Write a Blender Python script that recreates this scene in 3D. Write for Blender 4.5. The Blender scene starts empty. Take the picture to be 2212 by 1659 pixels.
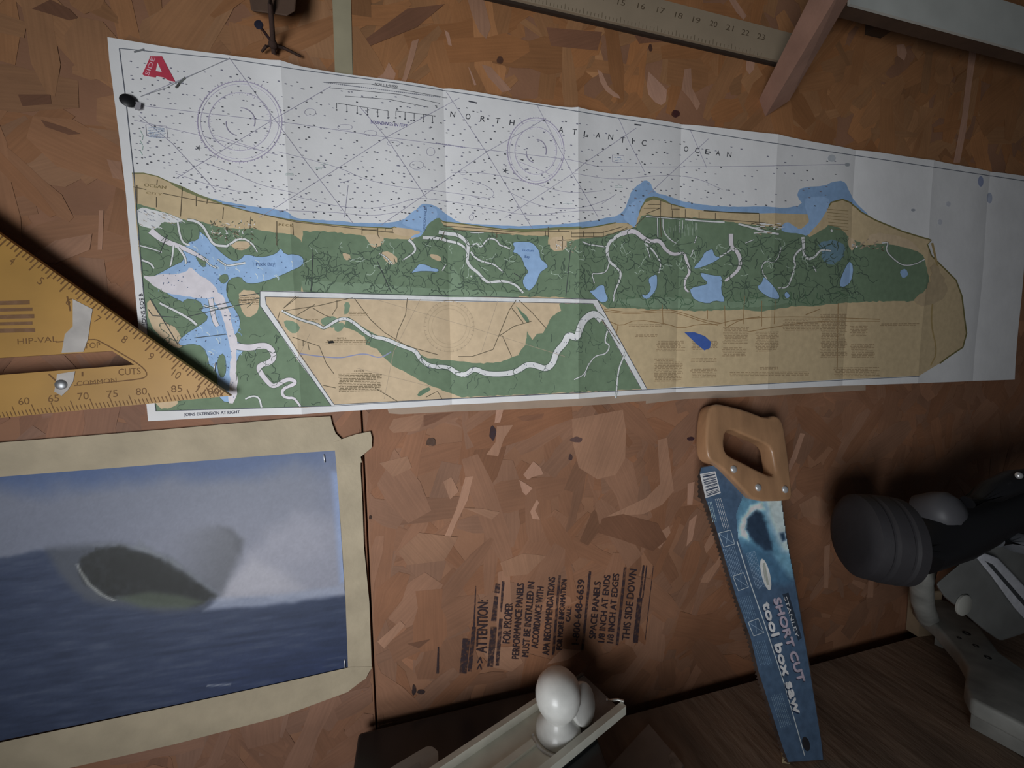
import bpy, bmesh, math, random, bisect
import numpy as np
from mathutils import Vector, Matrix
from mathutils.geometry import tessellate_polygon

# ------------------------------------------------------------------ camera
SC = bpy.context.scene
COL = SC.collection
F, CX, CY, D, CZ = 831.0, 1106.0, 829.5, 0.44, 1.40      # focal length (px), centre, distance to the wall, camera height
_vy = (F * F + 3310 * 150.) / 118.
_H = np.array([3310., 118., -F]); _V = np.array([150., -_vy, -F])
AX = _H / np.linalg.norm(_H); AZ = -_V / np.linalg.norm(_V); AY = np.cross(AZ, AX)
RT = np.stack([AX, AY, AZ], 0)                           # camera -> world rotation
EYE = np.array([0., -D, CZ])
cam = bpy.data.cameras.new('camera'); cam.sensor_width = 36; cam.sensor_fit = 'HORIZONTAL'
cam.lens = F / 2212 * 36; cam.clip_start = 0.01; cam.clip_end = 50
camo = bpy.data.objects.new('camera', cam); COL.objects.link(camo)
camo.matrix_world = Matrix.Translation(EYE.tolist()) @ Matrix(RT.tolist()).to_4x4()
SC.camera = camo

# ------------------------------------------------------------------ light
w = bpy.data.worlds.new('world'); SC.world = w; w.use_nodes = True
w.node_tree.nodes['Background'].inputs[0].default_value = (0.62, 0.66, 0.72, 1)
w.node_tree.nodes['Background'].inputs[1].default_value = 0.035

def area(name, loc, target, sx, sy, power, col):
    l = bpy.data.lights.new(name, 'AREA'); l.shape = 'RECTANGLE'; l.size = sx; l.size_y = sy
    l.energy = power; l.color = col
    o = bpy.data.objects.new(name, l); COL.objects.link(o); o.location = loc
    o.rotation_euler = (Vector(target) - Vector(loc)).to_track_quat('-Z', 'Y').to_euler()
    return o
key_light = area('added_low_left_light', (-0.46, -0.92, 1.12), (0.13, 0, 1.40), 0.40, 0.55, 2.1, (0.95, 0.97, 1.0))  # area lamp added behind and below left of the camera; no doorway is built
key_light.data.spread = math.radians(84)  # beam narrowed so the wall darkens towards its edges

SC.view_settings.view_transform = 'Standard'; SC.view_settings.look = 'None'
SC.view_settings.gamma = 1; SC.view_settings.use_curve_mapping = False
SC.view_settings.exposure = 0.0

# ------------------------------------------------------------------ helpers
def ray(px, py):
    return RT @ np.array([px - CX, -(py - CY), -F])
def at(px, py, y=0.0):                                   # point on the plane y = const (parallel to the wall)
    r = ray(px, py); t = (y + D) / r[1]; p = EYE + r * t
    return Vector((p[0], y, p[2]))
BZ = CZ - 1.095 * D                                      # bench top
def bench(px, py, h=0.0):                                # point on a plane above the bench
    r = ray(px, py); t = (BZ + h - EYE[2]) / r[2]; p = EYE + r * t
    return Vector((p[0], p[1], BZ + h))
SY0, SZ0, SY1, SZ1 = -0.016, CZ - 0.076, -0.128, BZ      # the saw leans against the wall
def sawp(px, py, off=0.0):                               # point on the leaning saw's plane, off = towards the viewer
    n = np.array([0, -(SZ0 - SZ1), (SY0 - SY1)]); n = n / np.linalg.norm(n)
    if n[1] > 0: n = -n
    p0 = np.array([0, SY0, SZ0]) + n * off
    r = ray(px, py); t = ((p0 - EYE) @ n) / (r @ n); p = EYE + r * t
    return Vector(p.tolist())
SAWN = Vector((0, -(SZ0 - SZ1), (SY0 - SY1))).normalized()
if SAWN.y > 0: SAWN = -SAWN

def lin(c):
    c = c / 255.0
    return c / 12.92 if c <= 0.04045 else ((c + 0.055) / 1.055) ** 2.4
def alb(r, g, b, k=0.52):                                # colour as seen in good light -> surface colour
    return tuple(min(0.92, lin(v) / k) for v in (r, g, b))

def link(name, me, parent=None):
    o = bpy.data.objects.new(name, me); COL.objects.link(o)
    if parent is not None:
        o.parent = parent
        o.matrix_parent_inverse = parent_inv(parent)
    return o
def parent_inv(p):
    m = Matrix.Translation(p.location)
    if p.parent is not None: m = Matrix.Translation(p.location)
    return m.inverted() if p.type == 'EMPTY' else Matrix.Identity(4)
def tag(o, label, cat, group=None):
    o['label'] = label; o['category'] = cat
    if group: o['group'] = group
    return o
def thing(name, label, cat, loc, group=None):
    o = bpy.data.objects.new(name, None); COL.objects.link(o); o.location = loc
    o.empty_display_size = 0.02
    return tag(o, label, cat, group)

MATS = {}
def mat(name, col, rough=0.7, metal=0.0, noise=None, bump=None, spec=0.5, coat=0.0, alpha=None):
    """plain procedural material; noise = (scale, amount), bump = (scale, strength, distance)"""
    m = bpy.data.materials.new(name); m.use_nodes = True; nt = m.node_tree
    b = nt.nodes['Principled BSDF']
    b.inputs['Base Color'].default_value = (*col, 1); b.inputs['Roughness'].default_value = rough
    b.inputs['Metallic'].default_value = metal; b.inputs['Specular IOR Level'].default_value = spec
    b.inputs['Coat Weight'].default_value = coat
    if alpha is not None: b.inputs['Alpha'].default_value = alpha
    tc = nt.nodes.new('ShaderNodeTexCoord')
    if noise:
        n = nt.nodes.new('ShaderNodeTexNoise'); n.inputs['Scale'].default_value = noise[0]; n.inputs['Detail'].default_value = 6
        nt.links.new(tc.outputs['Object'], n.inputs['Vector'])
        r = nt.nodes.new('ShaderNodeMapRange'); r.inputs[1].default_value = 0.3; r.inputs[2].default_value = 0.7
        r.inputs[3].default_value = 1 - noise[1]; r.inputs[4].default_value = 1 + noise[1]
        nt.links.new(n.outputs['Fac'], r.inputs[0])
        mx = nt.nodes.new('ShaderNodeMix'); mx.data_type = 'RGBA'; mx.blend_type = 'MULTIPLY'; mx.inputs[0].default_value = 1
        mx.inputs[6].default_value = (*col, 1); nt.links.new(r.outputs[0], mx.inputs[7])
        nt.links.new(mx.outputs[2], b.inputs['Base Color'])
    if bump:
        n = nt.nodes.new('ShaderNodeTexNoise'); n.inputs['Scale'].default_value = bump[0]; n.inputs['Detail'].default_value = 5
        nt.links.new(tc.outputs['Object'], n.inputs['Vector'])
        bp = nt.nodes.new('ShaderNodeBump'); bp.inputs['Strength'].default_value = bump[1]; bp.inputs['Distance'].default_value = bump[2]
        nt.links.new(n.outputs['Fac'], bp.inputs['Height']); nt.links.new(bp.outputs[0], b.inputs['Normal'])
    MATS[name] = m
    return m
def col_mat(name, rough=0.65, noise=(60, 0.06), bump=None, grain=False, spec=0.4, wear=None):
    """colour comes from the mesh's own print colours (attribute Col)"""
    m = mat(name, (0.5, 0.5, 0.5), rough, noise=noise, bump=bump, spec=spec); nt = m.node_tree
    a = nt.nodes.new('ShaderNodeAttribute'); a.attribute_name = 'Col'
    b = nt.nodes['Principled BSDF']
    mx = [n for n in nt.nodes if n.type == 'MIX']
    src = a.outputs['Color']
    if grain:
        u = nt.nodes.new('ShaderNodeUVMap'); u.uv_map = 'UV'
        mp = nt.nodes.new('ShaderNodeMapping'); mp.inputs['Scale'].default_value = (18, 420, 1)
        nt.links.new(u.outputs[0], mp.inputs[0])
        n = nt.nodes.new('ShaderNodeTexNoise'); n.inputs['Scale'].default_value = 1.0; n.inputs['Detail'].default_value = 4
        nt.links.new(mp.outputs[0], n.inputs['Vector'])
        r = nt.nodes.new('ShaderNodeMapRange'); r.inputs[1].default_value = 0.3; r.inputs[2].default_value = 0.7
        r.inputs[3].default_value = 0.91; r.inputs[4].default_value = 1.08
        nt.links.new(n.outputs['Fac'], r.inputs[0])
        m2 = nt.nodes.new('ShaderNodeMix'); m2.data_type = 'RGBA'; m2.blend_type = 'MULTIPLY'; m2.inputs[0].default_value = 1
        nt.links.new(src, m2.inputs[6]); nt.links.new(r.outputs[0], m2.inputs[7]); src = m2.outputs[2]
    nt.links.new(src, mx[0].inputs[6])
    if wear:
        tc = [n for n in nt.nodes if n.type == 'TEX_COORD'][0]
        n = nt.nodes.new('ShaderNodeTexNoise'); n.inputs['Scale'].default_value = wear[0]; n.inputs['Detail'].default_value = 6
        nt.links.new(tc.outputs['Object'], n.inputs['Vector'])
        r = nt.nodes.new('ShaderNodeMapRange'); r.inputs[1].default_value = wear[1]; r.inputs[2].default_value = wear[2]
        r.inputs[3].default_value = wear[3]; r.inputs[4].default_value = wear[4]
        nt.links.new(n.outputs['Fac'], r.inputs[0]); nt.links.new(r.outputs[0], b.inputs['Alpha'])
    return m

def shade(me, angle=40):
    for p in me.polygons: p.use_smooth = True
    bm = bmesh.new(); bm.from_mesh(me)
    for e in bm.edges:
        if len(e.link_faces) == 2 and e.calc_face_angle(0) > math.radians(angle): e.smooth = False
    bm.to_mesh(me); bm.free()
def bm_obj(name, bm, m, parent=None, smooth=None):
    bmesh.ops.recalc_face_normals(bm, faces=bm.faces[:])
    me = bpy.data.meshes.new(name); bm.to_mesh(me); bm.free(); me.materials.append(m)
    if smooth: shade(me, smooth)
    return link(name, me, parent)
def bevel(bm, wdt, seg=2, ang=35):
    es = [e for e in bm.edges if len(e.link_faces) == 2 and e.calc_face_angle(0) > math.radians(ang)]
    bmesh.ops.bevel(bm, geom=es, offset=wdt, segments=seg, affect='EDGES', profile=0.5, clamp_overlap=True)
def prism_bm(front, back, bm=None):
    """solid between two matching outlines (lists of Vectors)"""
    bm = bm or bmesh.new(); n = len(front)
    a = [bm.verts.new(p) for p in front]; b = [bm.verts.new(p) for p in back]
    tri = tessellate_polygon([[Vector(p) for p in front]])
    for i, j, k in tri:
        try: bm.faces.new((a[i], a[j], a[k]))
        except ValueError: pass
        try: bm.faces.new((b[k], b[j], b[i]))
        except ValueError: pass
    for i in range(n):
        j = (i + 1) % n
        bm.faces.new((a[i], b[i], b[j], a[j]))
    bmesh.ops.dissolve_limit(bm, angle_limit=0.01, verts=bm.verts[:], edges=bm.edges[:])
    return bm
def box_bm(c, ex, ey, ez, sx, sy, sz, bm=None):
    """box with centre c, axes ex ey ez and full sizes"""
    bm = bm or bmesh.new(); c = Vector(c); v = {}
    for i in (-1, 1):
        for j in (-1, 1):
            for k in (-1, 1):
                v[i, j, k] = bm.verts.new(c + Vector(ex) * (i * sx / 2) + Vector(ey) * (j * sy / 2) + Vector(ez) * (k * sz / 2))
    for f in (((-1,-1,-1),(-1,1,-1),(1,1,-1),(1,-1,-1)), ((-1,-1,1),(1,-1,1),(1,1,1),(-1,1,1)), ((-1,-1,-1),(1,-1,-1),(1,-1,1),(-1,-1,1)),
              ((1,-1,-1),(1,1,-1),(1,1,1),(1,-1,1)), ((1,1,-1),(-1,1,-1),(-1,1,1),(1,1,1)), ((-1,1,-1),(-1,-1,-1),(-1,-1,1),(-1,1,1))):
        bm.faces.new([v[q] for q in f])
    return bm
def frame(d):
    d = Vector(d).normalized(); u = Vector((0, 0, 1)) if abs(d.z) < 0.9 else Vector((1, 0, 0))
    a = d.cross(u).normalized(); return d, a, a.cross(d).normalized()
def lathe_bm(base, axis, prof, seg=32, bm=None, squash=1.0):
    """profile [(radius, height)] turned about the axis"""
    bm = bm or bmesh.new(); d, a, b = frame(axis); base = Vector(base); rings = []
    for r, h in prof:
        if r < 1e-6: rings.append([bm.verts.new(base + d * h)]); continue
        rings.append([bm.verts.new(base + d * h + a * (r * math.cos(t)) + b * (r * squash * math.sin(t))) for t in np.arange(seg) * 2 * math.pi / seg])
    for p, q in zip(rings[:-1], rings[1:]):
        for i in range(seg):
            j = (i + 1) % seg
            if len(p) == 1 and len(q) == 1: continue
            if len(p) == 1: bm.faces.new((p[0], q[i], q[j]))
            elif len(q) == 1: bm.faces.new((p[i], q[0], p[j]))
            else: bm.faces.new((p[i], q[i], q[j], p[j]))
    for rg in (rings[0], rings[-1]):
        if len(rg) > 1: bm.faces.new(rg)
    return bm
def tube_bm(path, rad, seg=10, bm=None):
    bm = bm or bmesh.new(); path = [Vector(p) for p in path]; rings = []; prev = None
    for i, p in enumerate(path):
        d = (path[min(i + 1, len(path) - 1)] - path[max(i - 1, 0)]).normalized()
        if prev is None: _, a, b = frame(d)
        else: a = (prev - d * prev.dot(d)).normalized(); b = d.cross(a)
        prev = a; r = rad[i] if isinstance(rad, (list, tuple)) else rad
        rings.append([bm.verts.new(p + a * (r * math.cos(t)) + b * (r * math.sin(t))) for t in np.arange(seg) * 2 * math.pi / seg])
    for p, q in zip(rings[:-1], rings[1:]):
        for i in range(seg): bm.faces.new((p[i], q[i], q[(i + 1) % seg], p[(i + 1) % seg]))
    bm.faces.new(rings[0]); bm.faces.new(rings[-1])
    return bm
def smooth_path(pts, n=2, closed=False):
    for _ in range(n):
        out = []; m = len(pts)
        rng = range(m) if closed else range(m - 1)
        if not closed: out.append(pts[0])
        for i in rng:
            a, b = pts[i], pts[(i + 1) % m]
            out.append(tuple(x * .75 + y * .25 for x, y in zip(a, b))); out.append(tuple(x * .25 + y * .75 for x, y in zip(a, b)))
        if not closed: out.append(pts[-1])
        pts = out
    return pts
def inside(p, poly):
    x, y = p; c = False; n = len(poly)
    for i in range(n):
        x1, y1 = poly[i][:2]; x2, y2 = poly[i - 1][:2]
        if (y1 > y) != (y2 > y) and x < (x2 - x1) * (y - y1) / (y2 - y1) + x1: c = not c
    return c

_glyph = {}
def glyphs(s):
    """outline triangles of a line of lettering, in units of its size"""
    if s not in _glyph:
        cu = bpy.data.curves.new('lettering', 'FONT'); cu.body = s; cu.resolution_u = 3
        o = bpy.data.objects.new('lettering', cu); COL.objects.link(o)
        dg = bpy.context.evaluated_depsgraph_get(); me = o.evaluated_get(dg).to_mesh()
        v = [(q.co.x, q.co.y) for q in me.vertices]; f = [tuple(p.vertices) for p in me.polygons]
        o.evaluated_get(dg).to_mesh_clear(); bpy.data.objects.remove(o); bpy.data.curves.remove(cu)
        _glyph[s] = (v, f)
    return _glyph[s]

class Print:
    """flat print: coloured areas, lines and lettering laid out on a sheet, built as one mesh"""
    def __init__(self, fmap, step=0.00004):
        self.f = fmap; self.big = []; self.v = []; self.fc = []; self.c = []; self.layer = 0; self.step = step
    def poly(self, pts, col, smooth=0, jag=0.0, rng=None, lay=None):
        if smooth: pts = smooth_path(pts, smooth, True)
        if jag:
            rng = rng or random.Random(3); out = []
            for i in range(len(pts)):
                a, b = pts[i - 1], pts[i]; n = max(1, int(math.dist(a, b) / 7))
                for k in range(n):
                    t = k / n; out.append((a[0] + (b[0] - a[0]) * t + rng.uniform(-jag, jag), a[1] + (b[1] - a[1]) * t + rng.uniform(-jag, jag)))
            pts = out
        self.layer += 12
        self.big.append((pts, col, self.layer if lay is None else lay))
    def raw(self, v, f, col, lay=None):
        n = len(self.v); L = self.layer if lay is None else lay
        self.v += [(x, y, L) for x, y in v]
        for q in f: self.fc.append(tuple(n + i for i in q)); self.c.append(col)
    def line(self, pts, wd, col, smooth=0, seg=14, lay=None, new=True):
        if smooth: pts = smooth_path(pts, smooth)
        q = [pts[0]]
        for a, b in zip(pts[:-1], pts[1:]):
            n = max(1, int(math.dist(a, b) / seg))
            for k in range(1, n + 1): q.append((a[0] + (b[0] - a[0]) * k / n, a[1] + (b[1] - a[1]) * k / n))
        if new: self.layer += 1
        v = []; N = len(q)
        for i, p in enumerate(q):
            a, b = q[max(i - 1, 0)], q[min(i + 1, N - 1)]; dx, dy = b[0] - a[0], b[1] - a[1]; l = math.hypot(dx, dy) or 1
            ww = (wd if not isinstance(wd, (tuple, list)) else wd[0] + (wd[1] - wd[0]) * i / max(1, N - 1)) / 2
            v += [(p[0] - dy / l * ww, p[1] + dx / l * ww), (p[0] + dy / l * ww, p[1] - dx / l * ww)]
        self.raw(v, [(2 * i, 2 * i + 1, 2 * i + 3, 2 * i + 2) for i in range(N - 1)], col, lay)
    def ring(self, c, rx, ry, wd, col, n=72, a0=0, a1=360, dash=0):
        p = [(c[0] + rx * math.cos(math.radians(a0 + (a1 - a0) * k / n)), c[1] + ry * math.sin(math.radians(a0 + (a1 - a0) * k / n))) for k in range(n + 1)]
        self.line(p, wd, col)
    def dot(self, x, y, r, col, n=6, sy=1.0):
        self.raw([(x + r * math.cos(2 * math.pi * k / n), y + sy * r * math.sin(2 * math.pi * k / n)) for k in range(n)], [tuple(range(n))], col)
    def text(self, s, p0, p1, h, col, new=True):
        """lettering with its baseline from p0 to p1 and capitals h high"""
        v, f = glyphs(s); xs = [a for a, b in v]; x0, x1 = min(xs), max(xs)
        d = (p1[0] - p0[0], p1[1] - p0[1]); l = math.hypot(*d); d = (d[0] / l, d[1] / l); u = (d[1], -d[0])
        if new: self.layer += 1
        k = l / (x1 - x0); hh = h / 0.69
        self.raw([(p0[0] + d[0] * (a - x0) * k + u[0] * b * hh, p0[1] + d[1] * (a - x0) * k + u[1] * b * hh) for a, b in v], f, col)
    def build(self, name, m, parent=None, cuts=None, surf=None, normal=None, slope=None):
        """cuts = (xs, zs) to divide large areas so that they can follow a folded sheet; surf(x, z) = its relief"""
        V = []; FC = []; C = []; faces = []
        for pts, col, L in self.big:
            w3 = [self.f(*p) for p in pts]
            for t in tessellate_polygon([[Vector((p.x, p.z, 0)) for p in w3]]): faces.append(([tuple(w3[i]) for i in t], col, L))
        wv = [tuple(self.f(x, y)) + (L,) for x, y, L in self.v]
        for f, c in zip(self.fc, self.c): faces.append(([wv[i][:3] for i in f], c, wv[f[0]][3]))
        if cuts:
            for ax, vals in ((0, sorted(cuts[0])), (2, sorted(cuts[1]))):
                res = []
                for p, col, L in faces:
                    lo, hi = min(q[ax] for q in p), max(q[ax] for q in p); rest = p
                    i = bisect.bisect_right(vals, lo + 1e-7)
                    while rest and i < len(vals) and vals[i] < hi - 1e-7:
                        c = vals[i]; aa, bb = [], []
                        for k in range(len(rest)):
                            u, v = rest[k - 1], rest[k]
                            if (u[ax] < c) != (v[ax] < c):
                                t = (c - u[ax]) / (v[ax] - u[ax]); w_ = tuple(m_ + (n_ - m_) * t for m_, n_ in zip(u, v)); aa.append(w_); bb.append(w_)
                            (aa if v[ax] < c else bb).append(v)
                        if len(aa) > 2: res.append((aa, col, L))
                        rest = bb; i += 1
                    if len(rest) > 2: res.append((rest, col, L))
                faces = res
        for p, col, L in faces:
            n = len(V); V += [q + (L,) for q in p]; FC.append(list(range(n, n + len(p)))); C.append(col)
        out = []
        nrm = normal or Vector((0, -1, 0))
        for x, y, z, L in V:
            o = L * self.step
            if surf: out.append((x, -surf(x, z) - o, z))
            else: out.append((x + nrm.x * o, y + nrm.y * o, z + nrm.z * o))
        # faces look towards the viewer
        F2 = []
        for f in FC:
            a = Vector((0, 0, 0)); p = [Vector(out[i]) for i in f]
            for i in range(1, len(p) - 1): a += (p[i] - p[0]).cross(p[i + 1] - p[0])
            F2.append(f if a.dot(nrm) >= 0 else f[::-1])
        me = bpy.data.meshes.new(name); me.from_pydata(out, [], F2); me.materials.append(m)
        at_ = me.color_attributes.new('Col', 'FLOAT_COLOR', 'CORNER')
        buf = np.ones((len(me.loops), 4), 'f'); i = 0
        for f, c in zip(F2, C):
            buf[i:i + len(f), :3] = c; i += len(f)
        at_.data.foreach_set('color', buf.ravel())
        if surf:
            for p in me.polygons: p.use_smooth = True
            nl = []
            for p in me.polygons:
                c = p.center
                for vi in p.vertices:
                    q = me.vertices[vi].co; x = q.x + (c.x - q.x) * .05; z = q.z + (c.z - q.z) * .05
                    gx, gz = slope(x, z)
                    nl.append(Vector((-gx, -1, -gz)).normalized())
            me.normals_split_custom_set(nl)
        return link(name, me, parent)

# ================================================================== the setting
def struct(o): o['kind'] = 'structure'; return o
X0, X1 = -2.20, 3.20
bm = box_bm(((X0 + X1) / 2, -0.9, -0.02), (1,0,0), (0,1,0), (0,0,1), X1 - X0, 2.0, 0.04)
struct(bm_obj('floor', bm, mat('concrete_floor', (0.16, 0.15, 0.14), 0.9, noise=(6, 0.25))))
wall = bpy.data.objects.new('wall_back', None); COL.objects.link(wall); wall.location = (0.5, 0, 0); struct(wall)
SEAM = -0.131 * D
def osb_mat():
    m = mat('oriented_strand_board', (0.325, 0.158, 0.086), 0.75, noise=(9, 0.22), bump=(260, 0.25, 0.001)); return m
M_OSB = osb_mat()
M_STR = col_mat('wood_strand', 0.7, noise=(14, 0.16), grain=True, bump=(420, 0.2, 0.0006))
panels = []
for a, b in ((X0, SEAM - 0.0011), (SEAM + 0.0011, X1)):
    bm = box_bm(((a + b) / 2, 0.006, 1.15), (1,0,0), (0,1,0), (0,0,1), b - a, 0.012, 2.3)
    panels.append(bm_obj('osb_panel', bm, M_OSB, wall))
# the framing behind the joint
bm = box_bm((SEAM, 0.0325, 1.15), (1,0,0), (0,1,0), (0,0,1), 0.04, 0.04, 2.3)
bm_obj('stud', bm, mat('stud_wood', (0.2, 0.10, 0.06), 0.85), wall)

# wood strands pressed into the board faces: the anonymous ones joined, the ones that stand out each on its own
R = random.Random(11)
def strand_shape(cx, cz, L, W, ang, r):
    n = 4; top = []; bot = []
    for i in range(n + 1):
        t = i / n - .5; wv = W * (0.5 + r.uniform(-.12, .1)) * (1 if 0 < i < n else r.uniform(.35, .95))
        top.append((t * L + (r.uniform(-.1, .1) * W), wv)); bot.append((t * L + (r.uniform(-.1, .1) * W), -wv))
    pts = top + bot[::-1]; c, s = math.cos(ang), math.sin(ang)
    return [(cx + c * x - s * z, cz + s * x + c * z, x, z) for x, z in pts]
def strand_mesh(name, items, parent, kind=None):
    V, FC, C, U = [], [], [], []
    for pts, h, col in items:
        n = len(V); V += [(p[0], -h, p[1]) for p in pts]
        for t in tessellate_polygon([[Vector((p[0], p[1], 0)) for p in pts]]):
            p, q, r_ = (Vector((pts[i][0], pts[i][1])) for i in t)
            if (q - p).cross(r_ - p) < 0: t = t[::-1]
            FC.append([n + i for i in t]); C.append(col); U.append([pts[i][2:4] for i in t])
    me = bpy.data.meshes.new(name); me.from_pydata(V, [], FC); me.materials.append(M_STR)
    a = me.color_attributes.new('Col', 'FLOAT_COLOR', 'CORNER'); uv = me.uv_layers.new(name='UV')
    buf = np.ones((len(me.loops), 4), 'f'); ub = np.zeros((len(me.loops), 2), 'f'); i = 0
    sh = R.uniform(0, 9)
    for f, c, u in zip(FC, C, U):
        buf[i:i + 3, :3] = c; ub[i:i + 3] = np.array(u) + np.array([c[0] * 37 + sh, c[1] * 91]); i += 3
    a.data.foreach_set('color', buf.ravel()); uv.data.foreach_set('uv', ub.ravel())
    o = link(name, me, parent)
    if kind: o['kind'] = kind
    return o
groups = {0: [], 1: []}
for i in range(3400):
    cx, cz = R.uniform(-0.62, 1.5), R.uniform(0.72, 2.05)
    L, W = R.uniform(.045, .14), R.uniform(.008, .042)
    ang = R.gauss(1.0, 0.75) if R.random() < .75 else R.uniform(0, math.pi)
    side = 0 if cx < SEAM else 1
    t = R.random(); v = R.gauss(1, .07)
    if R.random() < .05: v *= 1.22
    if R.random() < .05: v *= .80
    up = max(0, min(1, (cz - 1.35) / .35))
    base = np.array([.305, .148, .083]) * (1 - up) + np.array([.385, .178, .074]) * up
    if side == 0: base = base * np.array([.97, 1.02, 1.12])
    c = base * v * np.array([1, 1 + (t - .5) * .16, 1 + (t - .5) * .35])
    pts = [((min(p[0], SEAM - .003) if side == 0 else max(p[0], SEAM + .003)), p[1], p[2], p[3]) for p in strand_shape(cx, cz, L, W, ang, R)]
    groups[side].append((pts, R.uniform(5e-5, 5e-4), tuple(np.clip(c, 0.02, .8))))
for s in (0, 1): strand_mesh('wood_strands', groups[s], panels[s], 'stuff')
# flakes that can be picked out one by one: outline in the photograph's frame, lightness
FL = [([(1400,155),(1416,170),(1440,195),(1438,220),(1428,228),(1415,222),(1400,205),(1397,185)], 1.9), ([(1290,150),(1300,158),(1312,185),(1322,196),(1335,205),(1340,214),(1325,210),(1308,197),(1296,178)], 1.75),
 ([(1478,150),(1492,148),(1494,190),(1512,225),(1505,240),(1490,215),(1472,195)], 1.55), ([(870,170),(890,90),(905,85),(893,130),(880,170),(860,215),(840,205)], 1.5), ([(1040,140),(1060,145),(1105,195),(1085,200),(1055,168)], 1.55),
 ([(1010,0),(1045,0),(1060,60),(1050,85),(1035,70),(1020,35)], 1.35), ([(960,65),(970,72),(976,100),(968,98)], 1.8), ([(1011,144),(1016,152),(1029,184),(1024,185)], 1.9), ([(812,170),(828,160),(840,135),(855,160),(845,200),(822,195)], 1.6),
 ([(1573,0),(1588,0),(1612,35),(1605,44),(1590,28)], 1.7), ([(1612,125),(1630,130),(1628,150),(1618,162),(1610,150)], 1.8), ([(1935,98),(1952,96),(1958,115),(1952,132),(1938,122)], 1.7),
 ([(2093,105),(2109,105),(2098,180),(2086,280),(2072,352),(2058,352),(2077,250)], 1.9), ([(1072,884),(1088,881),(1080,912),(1068,914)], 1.9), ([(1073,920),(1108,918),(1088,948),(1076,985),(1050,982),(1070,955)], 1.45),
 ([(1130,1025),(1152,996),(1166,1008),(1174,1024),(1150,1030),(1140,1036)], 1.75), ([(1121,1036),(1135,1044),(1150,1054),(1136,1070),(1128,1062)], 1.85), ([(1145,1105),(1160,1078),(1164,1086),(1156,1102),(1166,1122),(1150,1120)], 1.7),
 ([(1005,1030),(1022,1028),(1010,1080),(985,1130),(965,1182),(952,1178),(985,1100)], 1.55), ([(957,1040),(975,1030),(988,1055),(990,1062),(972,1078)], 1.4), ([(1002,1097),(1040,1098),(1080,1106),(1062,1122),(1030,1108)], 1.3),
 ([(1235,905),(1345,885),(1352,930),(1350,990),(1330,1025),(1290,1035),(1250,1010),(1238,960)], 1.32), ([(1420,950),(1440,945),(1455,1060),(1430,1090),(1390,1110),(1310,1115),(1395,1075),(1425,1045)], 1.4), ([(1300,1120),(1345,1110),(1420,1130),(1440,1165),(1410,1190),(1340,1165),(1290,1150)], .72),
 ([(1395,1170),(1445,1135),(1448,1150),(1425,1185)], 1.5), ([(915,897),(980,890),(940,912),(915,922)], .72), ([(850,905),(920,893),(905,930),(850,935),(840,925)], 1.2), ([(1115,900),(1175,893),(1170,905),(1130,910)], .8),
 ([(1485,1045),(1500,1040),(1495,1090),(1484,1090)], 1.8), ([(1488,1125),(1505,1110),(1495,1165),(1482,1180)], 1.7), ([(1520,1180),(1535,1150),(1550,1120),(1552,1140),(1540,1175),(1525,1195)], 1.4), ([(1520,1240),(1545,1215),(1560,1190),(1555,1220),(1530,1258),(1512,1258)], 1.4),
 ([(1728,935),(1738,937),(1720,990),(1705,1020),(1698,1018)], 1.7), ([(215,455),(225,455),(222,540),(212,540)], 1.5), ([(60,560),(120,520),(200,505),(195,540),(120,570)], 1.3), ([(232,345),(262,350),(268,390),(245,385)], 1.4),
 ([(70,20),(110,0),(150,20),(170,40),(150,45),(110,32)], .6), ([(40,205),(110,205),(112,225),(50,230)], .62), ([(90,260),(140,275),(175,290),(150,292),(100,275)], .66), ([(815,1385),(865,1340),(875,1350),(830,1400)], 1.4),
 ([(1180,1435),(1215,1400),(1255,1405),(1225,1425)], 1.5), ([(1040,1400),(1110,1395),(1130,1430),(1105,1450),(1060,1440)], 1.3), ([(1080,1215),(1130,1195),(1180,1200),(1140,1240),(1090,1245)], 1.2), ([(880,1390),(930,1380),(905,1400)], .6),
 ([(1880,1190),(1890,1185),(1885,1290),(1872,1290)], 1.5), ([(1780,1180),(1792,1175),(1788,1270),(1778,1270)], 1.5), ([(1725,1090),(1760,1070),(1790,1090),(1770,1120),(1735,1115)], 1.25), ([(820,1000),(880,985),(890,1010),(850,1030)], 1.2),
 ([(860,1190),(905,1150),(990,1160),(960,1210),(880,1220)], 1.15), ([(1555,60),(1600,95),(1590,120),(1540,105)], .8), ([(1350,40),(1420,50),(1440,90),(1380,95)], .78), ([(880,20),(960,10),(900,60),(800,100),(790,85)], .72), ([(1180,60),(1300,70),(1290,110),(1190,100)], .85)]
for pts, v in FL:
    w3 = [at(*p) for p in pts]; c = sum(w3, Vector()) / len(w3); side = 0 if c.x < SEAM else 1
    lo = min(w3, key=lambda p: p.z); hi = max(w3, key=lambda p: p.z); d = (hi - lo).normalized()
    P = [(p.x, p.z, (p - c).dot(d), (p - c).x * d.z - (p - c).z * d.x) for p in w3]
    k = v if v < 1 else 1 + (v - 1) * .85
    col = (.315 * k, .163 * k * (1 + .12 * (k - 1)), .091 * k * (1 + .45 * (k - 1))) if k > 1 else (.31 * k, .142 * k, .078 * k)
    o = strand_mesh('wood_flake', [(P, R.uniform(5.2e-4, 7.5e-4), col)], panels[side])
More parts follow.
